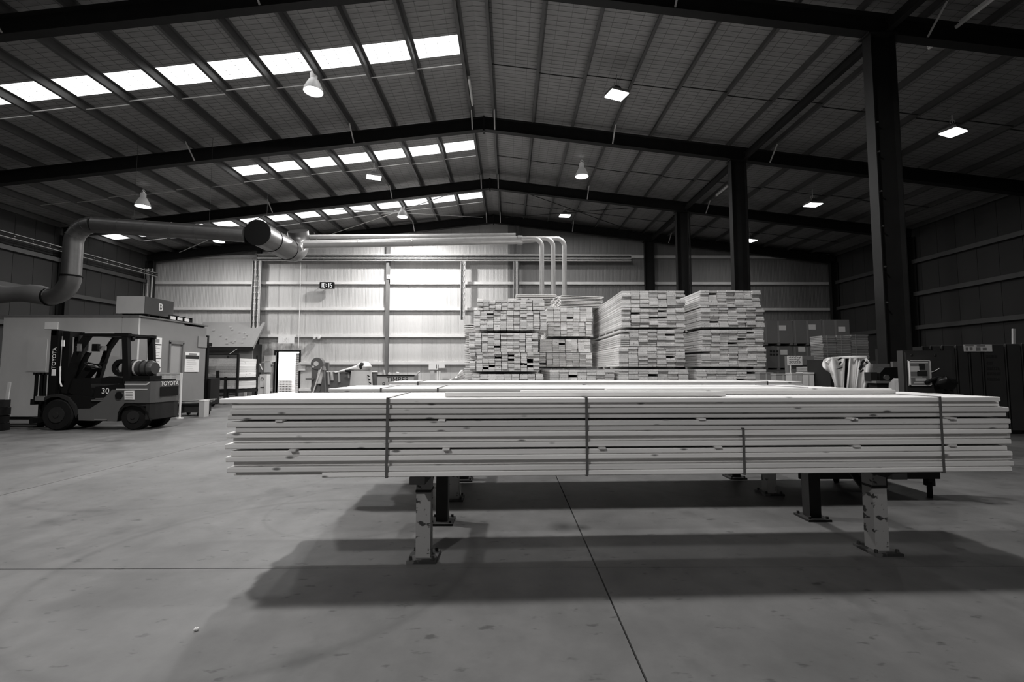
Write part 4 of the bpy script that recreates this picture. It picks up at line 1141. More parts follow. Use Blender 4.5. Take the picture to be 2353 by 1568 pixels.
for yy in (.22, FW - .34):
    MB().box(bx0 - .05, bx0, FY + yy, FY + yy + .12, .04, .75).box(bx0 - 1.05, bx0, FY + yy, FY + yy + .12, .04, .085).build('fork', M_STEEL, fk)
MB().box(bx0 + .06, ix0, FY + .2, FY + FW - .2, .25, .6).build('axle_block', M_BLACK, fk)
# overhead guard
def pillar(pts, yy, wd, dp=.09):
    mb = MB()
    for a_, b_ in zip(pts, pts[1:]):
        (x0, z0), (x1, z1) = fz(*a_), fz(*b_)
        mb.bar((x0, FY + yy, z0), (x1, FY + yy, z1), dp, wd, (1, 0, 0))
    return mb.build('guard_pillar', M_BLACK, fk)
pillar([(700, 900), (800, 560), (862, 380), (960, 245)], .08, .12)
pillar([(700, 900), (800, 560), (862, 380), (960, 245)], FW - .08, .10)
pillar([(1400, 800), (1385, 245)], .08, .12); pillar([(1400, 800), (1385, 245)], FW - .08, .12)
(x0, z0), (x1, z1) = fz(930, 245), fz(1430, 245)
for yy in (.03, FW - .12): MB().box(x0, x1, FY + yy, FY + yy + .09, z0 - .03, z0 + .045).build('guard_rail', M_BLACK, fk)
for k in range(6):
    x = x0 + (x1 - x0) * k / 5.0 - .04 * (k == 5)
    MB().box(x, x + .05, FY + .05, FY + FW - .05, z0 - .01, z0 + .03).build('guard_slat', M_BLACK, fk)
MB().box(x0 + .02, x1 - .3, FY + .025, FY + .03, z0 + .035, z0 + .047).build('guard_edge_trim', M_GIRT, fk)
MB().tube([(fz(1400, 285)[0], FY + .15, fz(1520, 280)[1]), (fz(1400, 285)[0], FY + .22, fz(1520, 280)[1])], .06, 12).build('work_light', M_BLACK, fk)
MB().box(fz2(1035, 350, .6)[0], fz2(1095, 350, .6)[0], FY + .6, FY + .68, fz2(0, 430, .6)[1], fz2(0, 345, .6)[1]).build('work_light', M_BLACK, fk)
MB().box(fz2(1118, 370, .6)[0], fz2(1190, 370, .6)[0], FY + .6, FY + .63, fz2(0, 422, .6)[1], fz2(0, 370, .6)[1]).build('mirror', M_GLASS, fk)
MB().box(fz(880, 340)[0], fz(915, 340)[0], FY - .02, FY + .02, fz(0, 430)[1], fz(0, 345)[1]).build('indicator_light', M_MACH, fk)
# seat, steering, gas bottle
st_ = side('seat', [(1050, 800), (1055, 735), (1150, 712), (1330, 735), (1400, 800)], M_BLACK, .18, FW - .18)
bp_ = []
(cx_, cz_) = fz2(1370, 615, .2)
MB().ring((cx_, FY + .2, cz_), (0, 1, 0), .10, .19, 24, .07).build('seat_backrest', M_BLACK, fk)
MB().ring((cx_, FY + .58, cz_), (0, 1, 0), .10, .19, 24, .07).build('seat_backrest', M_BLACK, fk)
MB().box(cx_ + .02, cx_ + .09, FY + .18, FY + .6, cz_ - .18, cz_ + .16).build('seat_pad', M_BLACK, fk)
(ax_, az_), (bx_, bz_) = fz2(930, 720, .3), fz2(1075, 605, .3)
MB().bar((ax_, FY + .3, az_ - .05), (bx_ - .05, FY + .3, bz_), .16, .15, (0, 0, 1)).build('steering_column', M_BLACK, fk)
(wx_, wz_) = fz2(1045, 590, .3)
MB().ring((wx_, FY + .3, wz_), (.45, 0, 1), .125, .155, 24, .025).build('steering_wheel', M_BLACK, fk)
(l0x, l0z), (l1x, l1z) = fz2(1090, 580, .25), fz2(1210, 553, .25)
MB().bar((l0x, FY + .25, l0z), (l1x, FY + .25, l1z), .025, .03).build('lever', M_BLACK, fk)
(gx0, gz_), (gx1, _) = fz2(1490, 620, .3), fz2(1750, 620, .3)
gb = MB().tube([(gx0, FY + .3, gz_), (gx0 + .05, FY + .3, gz_), (gx1 - .08, FY + .3, gz_), (gx1, FY + .3, gz_)], .17, 24, True, [.10, .17, .17, .13]).build('gas_bottle', mat('bottle_dark', .06, .35, .3), fk, True)
for f in (.3, .55, .8): MB().ring((gx0 + (gx1 - gx0) * f, FY + .3, gz_), (1, 0, 0), .168, .182, 24, .03).build('band', M_STEEL if f != .3 else M_HOOD, gb)
MB().ring((gx0 - .02, FY + .3, gz_), (1, 0, 0), .05, .11, 16, .05).build('collar', M_STEEL, gb)
MB().tube([(gx0 - .1, FY + .3, gz_), (gx0 + .02, FY + .3, gz_)], .03, 8).build('valve', M_CHROME, gb)
MB().box(gx0 - .05, gx1, FY + .15, FY + .5, gz_ - .26, gz_ - .17).build('bottle_cradle', M_BLACK, fk)
MB().box(gx0 + .08, gx1 - .05, FY + .2, FY + .45, fz(0, 770)[1] - .02, gz_ - .25).build('cradle_post', M_BLACK, fk)
# ------------------------------------------------------------------ workshop things along the back wall
Yw = 20.5
def P(px, py): return at(px, py, Yw)
# bandsaw
a = P(712, 906); b = P(747, 823); c = P(728, 836)
t = thing('bandsaw', 'grey upright bandsaw with a round wheel housing beside the open door', 'bandsaw', (c.x, Yw, 0))
MB().tube([(c.x, Yw, c.z), (c.x, Yw + .3, c.z)], .27, 24).build('wheel_housing', M_MACH, t)
MB().tube([(c.x - .03, Yw - .012, c.z), (c.x - .03, Yw, c.z)], .11, 18).build('hub_plate', M_GIRT, t)
MB().tube([(c.x - .16, Yw - .012, c.z - .14), (c.x - .16, Yw, c.z - .14)], .05, 12).build('badge', M_GIRT, t)
MB().prism([(c.x - .25, c.z), (c.x + .25, c.z), (c.x + .36, 0.0), (c.x - .22, 0.0)], lambda u, v, s: (u, s, v), Yw + .03, Yw + .3).build('column_body', M_MACH, t)
MB().box(c.x - .42, c.x - .1, Yw - .15, Yw + .35, .85, .93).build('table', M_MACH, t)
MB().tube([(c.x - .02, Yw - .02, .45), (c.x - .02, Yw + .04, .45)], .22, 20).build('lower_housing', M_MACH, t)
MB().box(c.x + .05, c.x + .2, Yw - .01, Yw + .04, .6, 1.0).build('hatch', M_STEEL, t)
# electrical panel behind the saw
tag(MB().box(P(747, 830).x - .3, P(747, 830).x, Yw + .35, Yw + .5, 0, P(747, 833).z).build('steel_locker', M_MACH, loc=(P(740, 830).x, Yw + .4, 0)), 'plain dark steel locker standing behind the bandsaw', 'locker')
# broom leaning beside the saw
g = P(737, 906)
t = thing('push_broom', 'broom with pale handle leaning against the bandsaw', 'broom', (P(722, 905).x, Yw - .3, 0))
MB().tube([(P(722, 905).x, Yw - .35, .02), P(742, 845) + V(0, -.15, 0)], .03, 8).build('handle', M_PINEX, t)
MB().prism([(-.12, 0), (.12, 0), (.09, .25), (-.02, .25)], lambda u, v, s: (P(737, 905).x + u, s, v), Yw - .35, Yw - .2).build('brush_head', M_BLACK, t)
hb = P(741, 865)
t = thing('work_coat', 'pale cloth coat hung on the broom by the bandsaw', 'coat', (hb.x, Yw - .1, hb.z))
MB().grid(lambda u, v: (hb.x - .14 + .24 * u - .12 * (1 - v), Yw - .12 - .05 * math.sin(u * 6), P(741, 882).z + (P(741, 850).z - P(741, 882).z) * v), 8, 8).grid(lambda u, v: (hb.x - .14 + .24 * u - .12 * (1 - v), Yw - .08 - .05 * math.sin(u * 6), P(741, 882).z + (P(741, 850).z - P(741, 882).z) * v), 8, 8).build('body_cloth', M_WRAP, t, True)
MB().tube([(hb.x + .08, Yw - .1, P(0, 850).z - .02), (hb.x + .08, Yw - .1, P(0, 842).z)], .1, 10, True, [.12, .07]).build('hood', M_MACH, t)
# dark screen with rags hung over it
a = P(747, 905); b = P(866, 855)
t = thing('screen_panel', 'dark freestanding screen with rags draped over its top rail', 'screen', ((a.x + b.x) / 2, Yw + .15, 0))
MB().box(a.x, b.x, Yw + .12, Yw + .16, .05, b.z).build('panel', M_MACH, t)
MB().tube([(a.x, Yw + .1, b.z), (b.x, Yw + .1, b.z)], .025, 8).build('top_rail', M_GIRT, t)
for x in (a.x + .1, b.x - .1): MB().box(x - .03, x + .03, Yw - .1, Yw + .4, 0, .05).build('foot', M_STEEL, t)
for k, (px, w_, h_) in enumerate(((762, .12, .42), (778, .08, .5), (754, .06, .6), (800, .05, .3))):
    p = P(px, 856)
    o = MB().grid(lambda u, v: (p.x - w_ / 2 + w_ * u + .05 * (1 - v) * math.sin(3 * u), Yw + .06 - .03 * math.sin(5 * u + 2 * v), b.z + .03 - h_ * (1 - v)), 5, 6).grid(lambda u, v: (p.x - w_ / 2 + w_ * u + .05 * (1 - v) * math.sin(3 * u), Yw + .08 - .03 * math.sin(5 * u + 2 * v), b.z + .03 - h_ * (1 - v)), 5, 6).build('hanging_rag', M_HOOD, loc=(p.x, Yw + .06, b.z), smooth=True)
    tag(o, ('widest pale rag hanging on the dark screen', 'long pale rag hanging mid-way on the dark screen', 'thin pale rag at the bandsaw end of the dark screen', 'shortest rag hanging near the white sack')[k], 'rag', 'rags on the screen')
def blob(name, c, rx, ry, rz_, m, parent, seed, amp=.12, n=16, k=10):
    R = random.Random(seed); ph = [R.uniform(0, 6.3) for _ in range(6)]
    mb = MB(); base = 0
    for j in range(k + 1):
        th = math.pi * j / k
        for i in range(n):
            t_ = 2 * math.pi * i / n
            f = 1 + amp * math.sin(3 * t_ + ph[0] + 2 * th) + amp * .6 * math.sin(5 * t_ + ph[1] - 3 * th) + amp * .4 * math.sin(7 * th + ph[2])
            mb.v.append(V(c[0] + rx * f * math.sin(th) * math.cos(t_), c[1] + ry * f * math.sin(th) * math.sin(t_), c[2] + rz_ * f * math.cos(th)))
    for j in range(k):
        for i in range(n):
            a_ = j * n + i; b_ = j * n + (i + 1) % n; mb.f.append((a_, a_ + n, b_ + n, b_))
    return mb.build(name, m, parent, True)
# white sacks
c = P(838, 880); t = thing('bulk_sack', 'white woven sack with printed side standing beside the timber bin', 'sack', (c.x, Yw - .3, 0))
zt = P(838, 852).z
MB().grid(lambda u, v: (c.x + (.52 - .1 * v) * math.cos(2 * math.pi * u) * (1 + .05 * math.sin(9 * u * 6.28)), Yw - .5 + .4 * math.sin(2 * math.pi * u), zt * v), 32, 8).build('body', M_WRAP, t, True)
MB().prism([(c.x + .42 * math.cos(k * .524), Yw - .5 + .4 * math.sin(k * .524)) for k in range(12)], lambda u, v, s: (u, v, s), zt - .02, zt).build('top_fold', M_WRAP, t)
for k in range(4): MB().bar((c.x + .36 + .03 * k, Yw - .80 + .03 * k, zt - .2 - .15 * k), (c.x + .44 + .03 * k, Yw - .76 + .03 * k, zt - .26 - .15 * k), .012, .05).build('printed_mark', M_INK, t)
c2 = P(846, 846); t = thing('tied_sack', 'crumpled white sack top with a dark patch on the standing sack', 'sack', (c2.x, Yw - .3, zt))
blob('body', (c2.x, Yw - .5, zt + .18), .32, .3, .2, M_WRAP, t, 4, .08)
blob('dark_patch', (c2.x - .05, Yw - .7, zt + .2), .14, .12, .14, M_INK, t, 5, .1)
c3 = P(815, 849); t = thing('plastic_sheet', 'long trailing white plastic sheet lying along the screen top', 'plastic sheet', (c3.x, Yw + .05, zt))
pts = [P(x, y) + V(0, .1, 0) for x, y in ((768, 857), (785, 853), (800, 850), (815, 847), (832, 845))]
MB().tube(pts, .1, 10, True, [.03, .06, .09, .13, .15]).build('roll', M_WRAP, t, True)
blob('dark_crumple', P(805, 853) + V(0, -.05, 0), .2, .06, .06, M_INK, t, 8, .2)
# timber bin
a = P(871, 905); b = P(954, 862)
t = thing('waste_bin', 'pale open bin lettered TIMBER holding offcuts by the wall', 'bin', ((a.x + b.x) / 2, Yw - .1, 0))
y0, y1 = Yw - .3, Yw + .7
MB().box(a.x, b.x, y0, y0 + .03, .08, b.z).build('front_panel', M_HOOD, t)
MB().box(a.x, b.x, y1 - .03, y1, .08, b.z).build('rear_panel', M_HOOD, t)
MB().box(a.x, a.x + .03, y0 + .03, y1 - .03, .08, b.z).box(b.x - .03, b.x, y0 + .03, y1 - .03, .08, b.z).build('side_panel', M_HOOD, t)
MB().box(a.x, b.x, y0, y1, .05, .08).build('base', M_HOOD, t)
MB().box(a.x - .03, b.x + .03, y0 - .03, y0 + .03, b.z - .05, b.z + .01).build('rim', M_STEEL, t)
for x in (a.x + .1, b.x - .2): MB().box(x, x + .1, y0, y1, 0, .05).build('skid', M_STEEL, t)
lettering('lettering', 'TIMBER', .30, ((a.x + b.x) / 2 + .1, y0 - .004, P(0, 873).z), FACE, M_INK, t)
lettering('lettering', 'R', .30, (P(887, 860).x, y0 - .004, P(0, 885).z), FACE, M_INK, t)
for k, (px, tx, ty, lab) in enumerate(((884, 880, 851, 'short offcut sticking up at one end of the timber bin'), (894, 892, 857, 'stubby offcut in the timber bin beside the taller one'), (910, 912, 856, 'blocky offcut mid-way in the timber bin'), (938, 962, 854, 'long offcut slanting out of the timber bin'))):
    p = P(px, 880) + V(0, .2, 0); q = P(tx, ty) + V(0, .15, 0)
    tag(MB().bar(p, q, .1, .06 if k != 2 else .16).build('offcut', M_PINEX, loc=p), lab, 'offcut', 'offcuts in the timber bin')
# stands near the notices
for k, (px0, px1, py, lab, m) in enumerate(((988, 998, 852, 'pale upright board with a torn dark edge below the numbered notice', M_HOOD), (1003, 1007, 853, 'first thin white upright stake below the notices', M_WHITE), (1008, 1012, 853, 'second thin white upright stake below the notices', M_WHITE))):
    Yq = 22.5; a = at(px0, 905, Yq); b = at(px1, py, Yq)
    tag(MB().box(a.x, b.x, Yq, Yq + .05, 0, b.z).build('upright_stake', m, loc=(a.x, Yq, 0)), lab, 'stake')
# heap of offcuts beside the stack: each stick its own thing
R = random.Random(12)
LABS = ['topmost slanting stick', 'second stick down', 'stick crossing the middle', 'thin stick pointing at the bin', 'thick stick near the stack', 'lowest visible stick', 'short stick at the tip', 'stick lying under the crossing one', 'flat stick against the stickered pack', 'splintered stick at the outer end']
Yh = 14.0
for k in range(10):
    f = k / 9.0
    p = at(1028 + 14 * R.random() + 10 * f, 878 - 8 * f, Yh + R.uniform(-.3, .3)); q = at(1066 + R.uniform(-6, 3), 868 - 16 * f, Yh + R.uniform(-.3, .3))
    tag(MB().bar(p, q, .07, .035).build('waste_stick', M_PINEX, loc=p), LABS[k] + ' in the waste timber heap beside the tall stack', 'stick', 'waste timber heap')
b_ = at(1055, 905, Yh)
tag(MB().prism([(at(1030, 880, Yh).x, .0), (at(1064, 880, Yh).x, .0), (at(1064, 880, Yh).x, at(0, 872, Yh).z - .06), (at(1036, 880, Yh).x, at(0, 880, Yh).z - .1)], lambda u, v, s: (u, s, v), Yh - .3, Yh + .3).build('waste_crate', M_PINEX, loc=(b_.x, Yh, 0)), 'wedge-shaped crate under the waste timber heap', 'crate')

# ------------------------------------------------------------------ right-hand side
# cardboard cartons on pallets, two visible tiers
Yb = 14.2
def carton(label, px0, px1, py0, py1, lab_px, pal=True, z0=None, dark=None):
    a = at(px0, py1, Yb); b = at(px1, py0, Yb)
    if z0 is not None: a.z = z0
    t = thing('carton', label, 'carton', ((a.x + b.x) / 2, Yb, a.z), 'big cartons on pallets')
    ph = .09 if pal else 0
    MB().box(a.x, b.x, Yb, Yb + .9, a.z + ph, b.z).build('box', M_CARD, t)
    xm_ = (a.x + b.x) / 2
    MB().box(xm_ - .03, xm_ + .03, Yb - .004, Yb, a.z + ph, b.z - .02).build('tape', mat('carton_tape', .24, .4), t)
    MB().box(a.x + .04, a.x + .08, Yb - .004, Yb, a.z + ph, b.z - .02).build('strap', mat('carton_tape', .24, .4), t)
    if pal:
        for f in (.02, .45, .88): MB().box(a.x + (b.x - a.x) * f, a.x + (b.x - a.x) * f + .09, Yb, Yb + .9, a.z, a.z + .06).build('pallet_block', M_CARD, t)
        MB().box(a.x, b.x, Yb, Yb + .9, a.z + .06, a.z + .09).build('pallet_deck', M_CARD, t)
    if lab_px:
        p = at(lab_px[0], lab_px[1], Yb)
        MB().box(p.x - .11, p.x + .11, Yb - .007, Yb - .004, p.z - .08, p.z + .08).build('label', M_PAPER, t)
    return t
cols = ((1757, 1821), (1824, 1887), (1890, 1951))
labs = ((1798, 754), (1866, 752), (1934, 757)); labs2 = ((1801, 810), (1842, 803), None)
who = ('next to the timber stack', 'in the middle', 'in the dark corner')
for k, (p0, p1_) in enumerate(cols):
    carton('upper carton with a white label, ' + who[k] + ' of the carton row', p0, p1_, 737 - k, 794, labs[k])
    carton('lower carton on a pallet, ' + who[k] + ' of the carton row', p0, p1_, 796, 850, labs2[k])
    carton('bottom carton under the others, ' + who[k] + ' of the carton row', p0, p1_, 853, 950, None, True, 0.0)
c1 = [o for o in bpy.data.objects if o.get('label', '').startswith('lower carton on a pallet, next')][0]
for k in range(2):
    for j in range(3):
        p = at(1769 + 7 * j, 808 + 7 * k, Yb); MB().box(p.x, p.x + .07, Yb - .006, Yb - .003, p.z - .03, p.z + .03).build('stencil_mark', M_INK, c1)
# flat sheet stacks
Ysh = 12.0
for k, (p0, p1_) in enumerate(((1891, 1923), (1924, 1956), (1957, 1997))):
    a = at(p0, 800, Ysh); b = at(p1_, 800, Ysh); b.z = at(0, 770 - (k == 2) * 2, Ysh).z; n = 48
    t = thing('sheet_stack', ('stack of pale flat sheets nearest the cartons', 'stack of pale flat sheets between two others', 'widest stack of pale flat sheets, beside the thick column')[k], 'sheet stack', (a.x, Ysh, 0), 'stacks of flat sheets')
    R = random.Random(k); zz = .12; st = (b.z - zz) / n
    for j in range(n):
        MB().box(a.x + R.uniform(-.008, .008), b.x - .012 + R.uniform(-.008, .008), Ysh + R.uniform(-.01, .01), Ysh + .5, zz + st * j, zz + st * (j + 1) - .008).build('sheet', M_SHEET, t)
    for yy in (Ysh + .05, Ysh + .3): MB().box(a.x, b.x, yy, yy + .1, 0, .12).build('bearer', M_PINEX, t)
    MB().box(a.x + .1, a.x + .12, Ysh - .016, Ysh - .011, .12, b.z).build('strap', M_SHEET, t)
# carton with handwritten sign
Yk = 9.2
a = at(1818, 862, Yk); b = at(1870, 818, Yk)
t = thing('sign_carton', 'dark carton carrying the handwritten sign, on top of a base crate', 'carton', ((a.x + b.x) / 2, Yk, a.z))
MB().box(a.x, b.x, Yk, Yk + .2, a.z, b.z).build('box', M_CARD, t)
MB().box(a.x, b.x, Yk - .004, Yk, (a.z + b.z) / 2 - .01, (a.z + b.z) / 2 + .01).build('seam', M_STEEL, t)
t = thing('base_crate', 'plain dark crate under the carton with the handwritten sign', 'crate', ((a.x + b.x) / 2, Yk, 0))
MB().box(a.x, b.x, Yk, Yk + .2, .08, a.z).build('box', M_CARD, t)
for x in (a.x, b.x - .08): MB().box(x, x + .08, Yk, Yk + .2, 0, .08).build('skid', M_CARD, t)
sa = at(1811, 840, Yk - .05); sbv = at(1844, 818, Yk - .05)
t = thing('handwritten_sign', 'white card sign with scrawled handwriting on the dark carton', 'sign', ((sa.x + sbv.x) / 2, Yk - .04, sa.z))
MB().box(sa.x, sbv.x, Yk - .04, Yk - .028, sa.z, sbv.z).build('card', M_WHITE, t)
R = random.Random(5)
for k in range(4):
    z = sbv.z - .035 - .038 * k; x = sa.x + .03
    while x < sbv.x - .05:
        w_ = R.uniform(.02, .05); MB().bar((x, Yk - .042, z), (x + w_, Yk - .042, z + R.uniform(0, .02)), .003, .006).build('pen_stroke', M_INK, t); x += w_ + .012
MB().tube([(sa.x + .05, Yk - .045, sa.z), (sa.x + .05, Yk - .045, 0.0)], .012, 6).build('stake', M_PINEX, t)
# small pale boxes peeping over the long packs
def small(label, px0, px1, py0, Y, m, name='small_box', cat='box', extra=None):
    a = at(px0, 900, Y); b = at(px1, py0, Y)
    t = thing(name, label, cat, ((a.x + b.x) / 2, Y, 0))
    MB().box(a.x, b.x, Y, Y + .18, .0, b.z - .03).build('body', m, t)
    MB().box(a.x - .006, b.x + .006, Y - .006, Y + .186, b.z - .03, b.z).build('lid', m, t)
    MB().box(a.x + (b.x - a.x) * .45, a.x + (b.x - a.x) * .55, Y - .004, Y, .02, b.z - .03).build('tape', M_HOOD, t)
    return t
small('pale box with a drooping lid beside the lowest stack', 1747, 1776, 856, 9.9, M_SHEET)
small('low grey box between the lowest stack and the sign carton', 1785, 1815, 859, 9.0, M_SHEET)
small('pale crumpled box in front of the sign carton', 1821, 1843, 857, 8.2, M_HOOD)
small('white box with a printed square in front of the sign carton', 1846, 1870, 856, 8.2, M_WHITE)
t = thing('bundle_stack', 'striped bundle of thin laths beside the draped wrap', 'lath bundle', (at(1880, 900, 8.5).x, 8.5, 0))
a = at(1871, 900, 8.5); b = at(1889, 842, 8.5); n = 30
for k in range(n): MB().box(a.x, b.x, 8.5, 9.0, b.z * k / n, b.z * (k + 1) / n - .012).build('lath', M_SHEET, t)
for xx in (a.x + .05, b.x - .07): MB().box(xx, xx + .02, 8.51, 8.99, 0, b.z - .015).build('spacer', M_SHEET, t)

# plastic wrap draped over a stand
Yv = 7.6
def W(px, py, dy=0): return at(px, py, Yv + dy)
t = thing('wrap_drape', 'white printed plastic wrap draped in folds over a dark stand', 'plastic wrap', (W(1945, 890).x, Yv, 0))
prof = [(1889, 836), (1900, 822), (1920, 822), (1945, 821), (1970, 819), (1990, 820), (2000, 838)]
def sheet(name, top, bot, m, dy=0.0, bow=.1, nu=6):
    """hanging sheet between a top polyline and a bottom polyline (picture columns share the same count)"""
    n = len(top)
    def f(u, v, back=0):
        i = min(int(u * (n - 1)), n - 2); g = u * (n - 1) - i
        tx = top[i][0] * (1 - g) + top[i + 1][0] * g; ty = top[i][1] * (1 - g) + top[i + 1][1] * g
        bx = bot[i][0] * (1 - g) + bot[i + 1][0] * g; by = bot[i][1] * (1 - g) + bot[i + 1][1] * g
        px, py = tx + (bx - tx) * (1 - v), ty + (by - ty) * (1 - v)
        return W(px, py, dy - bow * math.sin(math.pi * (1 - v) * .6) - .04 * math.sin(9 * u) + back)
    mb = MB(); mb.grid(lambda u, v: f(u, v), nu * (n - 1), 8); mb.grid(lambda u, v: f(u, v, .012), nu * (n - 1), 8)
    return mb.build(name, m, t, True)
sheet('side_fold', [(1888, 838), (1893, 826), (1903, 822), (1918, 822)], [(1893, 848), (1908, 858), (1916, 880), (1932, 900)], M_WRAP, .0, .18)
sheet('front_fold', [(1912, 822), (1925, 822), (1938, 822), (1943, 821)], [(1918, 900), (1928, 900), (1936, 900), (1940, 900)], M_WRAP, .08, .1)
sheet('dark_fold', [(1938, 822), (1944, 820), (1950, 820), (1954, 820)], [(1936, 900), (1940, 900), (1944, 900), (1948, 900)], M_INK, .1, .06)
sheet('middle_fold', [(1951, 821), (1958, 820), (1966, 819), (1974, 819)], [(1944, 900), (1952, 900), (1960, 900), (1964, 900)], M_WRAP, .0, .12)
sheet('outer_fold', [(1972, 820), (1982, 819), (1992, 824), (2005, 842)], [(1962, 905), (1970, 905), (1978, 905), (1986, 905)], M_WRAP, .0, .14)
sheet('top_fold', [(1890, 836), (1910, 821), (1950, 818), (1990, 818)], [(1893, 836), (1912, 826), (1950, 824), (1994, 824)], M_WRAP, -.02, .02)
for (x0, y0, x1, y1, hh) in ((1927, 838, 1933, 832, 3.5), (1922, 849, 1936, 845, 2.0), (1925, 828, 1934, 823, 3), (1975, 850, 1982, 838, 6), (1977, 856, 1984, 850, 3), (1979, 836, 1986, 828, 5), (1988, 832, 1994, 836, 3)):
    MB().bar(W(x0, y0, -.2), W(x1, y1, -.2), .006, hh * Yv / 1046).build('printed_mark', M_INK, t)
a = W(1905, 900, .25); b = W(1992, 826, .25)
MB().box(a.x, b.x, Yv + .2, Yv + .8, 0, b.z).build('stand', M_STEEL, t)

# dark dust machine beside it
Ym = 6.6
def Q(px, py): return at(px, py, Ym)
t = thing('planer_machine', 'black hooded machine beside the cabinet with the framed notice', 'machine', (Q(2045, 890).x, Ym, 0))
MB().prism([(Q(2022, 860).x, Q(0, 876).z), (Q(2022, 860).x, Q(0, 858).z), (Q(2034, 860).x, Q(0, 845).z), (Q(2090, 860).x, Q(0, 843).z), (Q(2090, 860).x, Q(0, 876).z)], lambda u, v, s: (u, s, v), Ym, Ym + .15).build('hood', M_BLACK, t)
MB().box(Q(2005, 860).x, Q(2090, 860).x, Ym - .06, Ym + .15, Q(0, 878).z - .02, Q(0, 876).z).build('bed', M_MACH, t)
MB().box(Q(2014, 860).x, Q(2090, 860).x, Ym, Ym + .15, 0, Q(0, 878).z - .02).build('base', M_STEEL, t)
MB().tube([Q(2036, 868) - V(0, .02, 0), Q(2036, 868)], .04, 14).build('dial', M_CHROME, t)
MB().box(Q(2003, 860).x, Q(2018, 860).x, Ym + .02, Ym + .14, Q(0, 876).z, Q(0, 856).z).build('control_box', M_STEEL, t)
t = thing('plastic_heap', 'crumpled clear plastic heaped at the foot of the black hooded machine', 'plastic', (Q(2040, 895).x, Ym - .4, 0))
blob('heap', Q(2020, 890) + V(0, -.35, -.3), .14, .2, .38, mat('dull_plastic', .22, .35), t, 21, .16)
blob('heap', Q(2058, 893) + V(0, -.35, -.3), .2, .2, .34, mat('dull_plastic', .22, .35), t, 22, .16)
# pale panels behind
tag(MB().box(at(2007, 860, 8.0).x, at(2046, 860, 8.0).x, 8.0, 8.05, 0, at(0, 836, 8.0).z).build('fibre_sheet', M_MACH, loc=(at(2020, 860, 8).x, 8.0, 0)), 'grey panel standing behind the draped wrap', 'panel', 'grey panels by the column')
tag(MB().box(at(2053, 860, 7.9).x, at(2080, 860, 7.9).x, 7.9, 7.95, 0, at(0, 831, 7.9).z).build('fibre_sheet', M_MACH, loc=(at(2066, 860, 7.9).x, 7.9, 0)), 'grey panel standing between the column and the dark cabinet', 'panel', 'grey panels by the column')

# wheeled trolley carrying the dark cabinet
def T(px, py, Y): return at(px, py, Y)
tx0, tx1 = gnd(1785, 1112).x, gnd(2165, 1148).x
ty0 = gnd(2150, 1147).y; ty1 = ty0 + .75
t = thing('machine_trolley', 'dark four-wheeled trolley under the framed-notice cabinet behind the front pack', 'trolley', (tx1 - 1, ty0, 0))
zl0, zl1 = .20, .36
dx0 = tx1 - 1.42
MB().box(dx0, tx1, ty0, ty1, zl0 + .06, zl1).build('deck', M_BLACK, t)
MB().box(dx0, tx1, ty0 - .01, ty0 + .02, zl0, zl1 + .02).build('side_rail', M_STEEL, t)
MB().box(dx0, tx1, ty1 - .02, ty1 + .01, zl0, zl1 + .02).build('side_rail', M_STEEL, t)
for x in (dx0 + .1, tx1 - .55, tx1 - .06):
    for yy in (ty0 + .05, ty1 - .05):
        wo = MB().tube([(x - .016, yy + .015, .085), (x + .016, yy - .015, .085)], .085, 16).build('castor_wheel', M_RUBBER, t)
        MB().box(x - .035, x + .035, yy - .03, yy + .03, .12, zl0 + .07).build('castor_fork', M_STEEL, wo)
# cabinet with framed notice
Ycb = ty0 + .1
a = T(2078, 890, Ycb); b = T(2186, 806, Ycb)
t = thing('control_cabinet', 'dark steel cabinet with hose and framed notice standing on the trolley', 'cabinet', ((a.x + b.x) / 2, Ycb, zl1))
MB().box(a.x, b.x, Ycb, Ycb + .07, zl1, b.z).build('body', M_DARKPACK, t)
MB().box(a.x + .02, b.x - .02, Ycb - .012, Ycb, zl1 + .03, b.z - .02).build('door', M_DARKPACK, t)
for px, py in ((2094, 817), (2148, 817)):
    p = T(px, py, Ycb - .012); MB().tube([p, p - V(0, .012, 0)], .012, 8).build('screw', M_STEEL, t)
pts = [T(x, y, Ycb - .06) for x, y in ((2128, 880), (2140, 874), (2155, 869), (2172, 868), (2186, 874), (2190, 885), (2184, 897))]
MB().tube(pts, .02, 8).build('hose', M_BLACK, t, True)
blob('hose_coil', T(2172, 882, Ycb - .1), .1, .07, .07, M_BLACK, t, 31, .12)
MB().tube([T(2138, 856, Ycb - .02), T(2148, 853, Ycb - .03), T(2158, 847, Ycb - .03)], .004, 6).build('wire', M_GIRT, t)
a2 = T(2090, 887, Ycb - .03); b2 = T(2136, 828, Ycb - .03); Yf = Ycb - .03
t = thing('framed_notice', 'silver-framed notice with pasted white slips on the dark cabinet', 'notice', ((a2.x + b2.x) / 2, Yf, a2.z))
MB().box(a2.x, b2.x, Yf, Yf + .012, a2.z, b2.z).build('backing', M_INKG, t)
e = .009
for (x0, x1, z0, z1) in ((a2.x, b2.x, b2.z - e, b2.z), (a2.x, b2.x, a2.z, a2.z + e), (a2.x, a2.x + e, a2.z, b2.z), (b2.x - e, b2.x, a2.z, b2.z)):
    MB().box(x0, x1, Yf - .012, Yf + .001, z0, z1).build('frame_strip', M_GIRT, t)
Wd, Hd = b2.x - a2.x, b2.z - a2.z
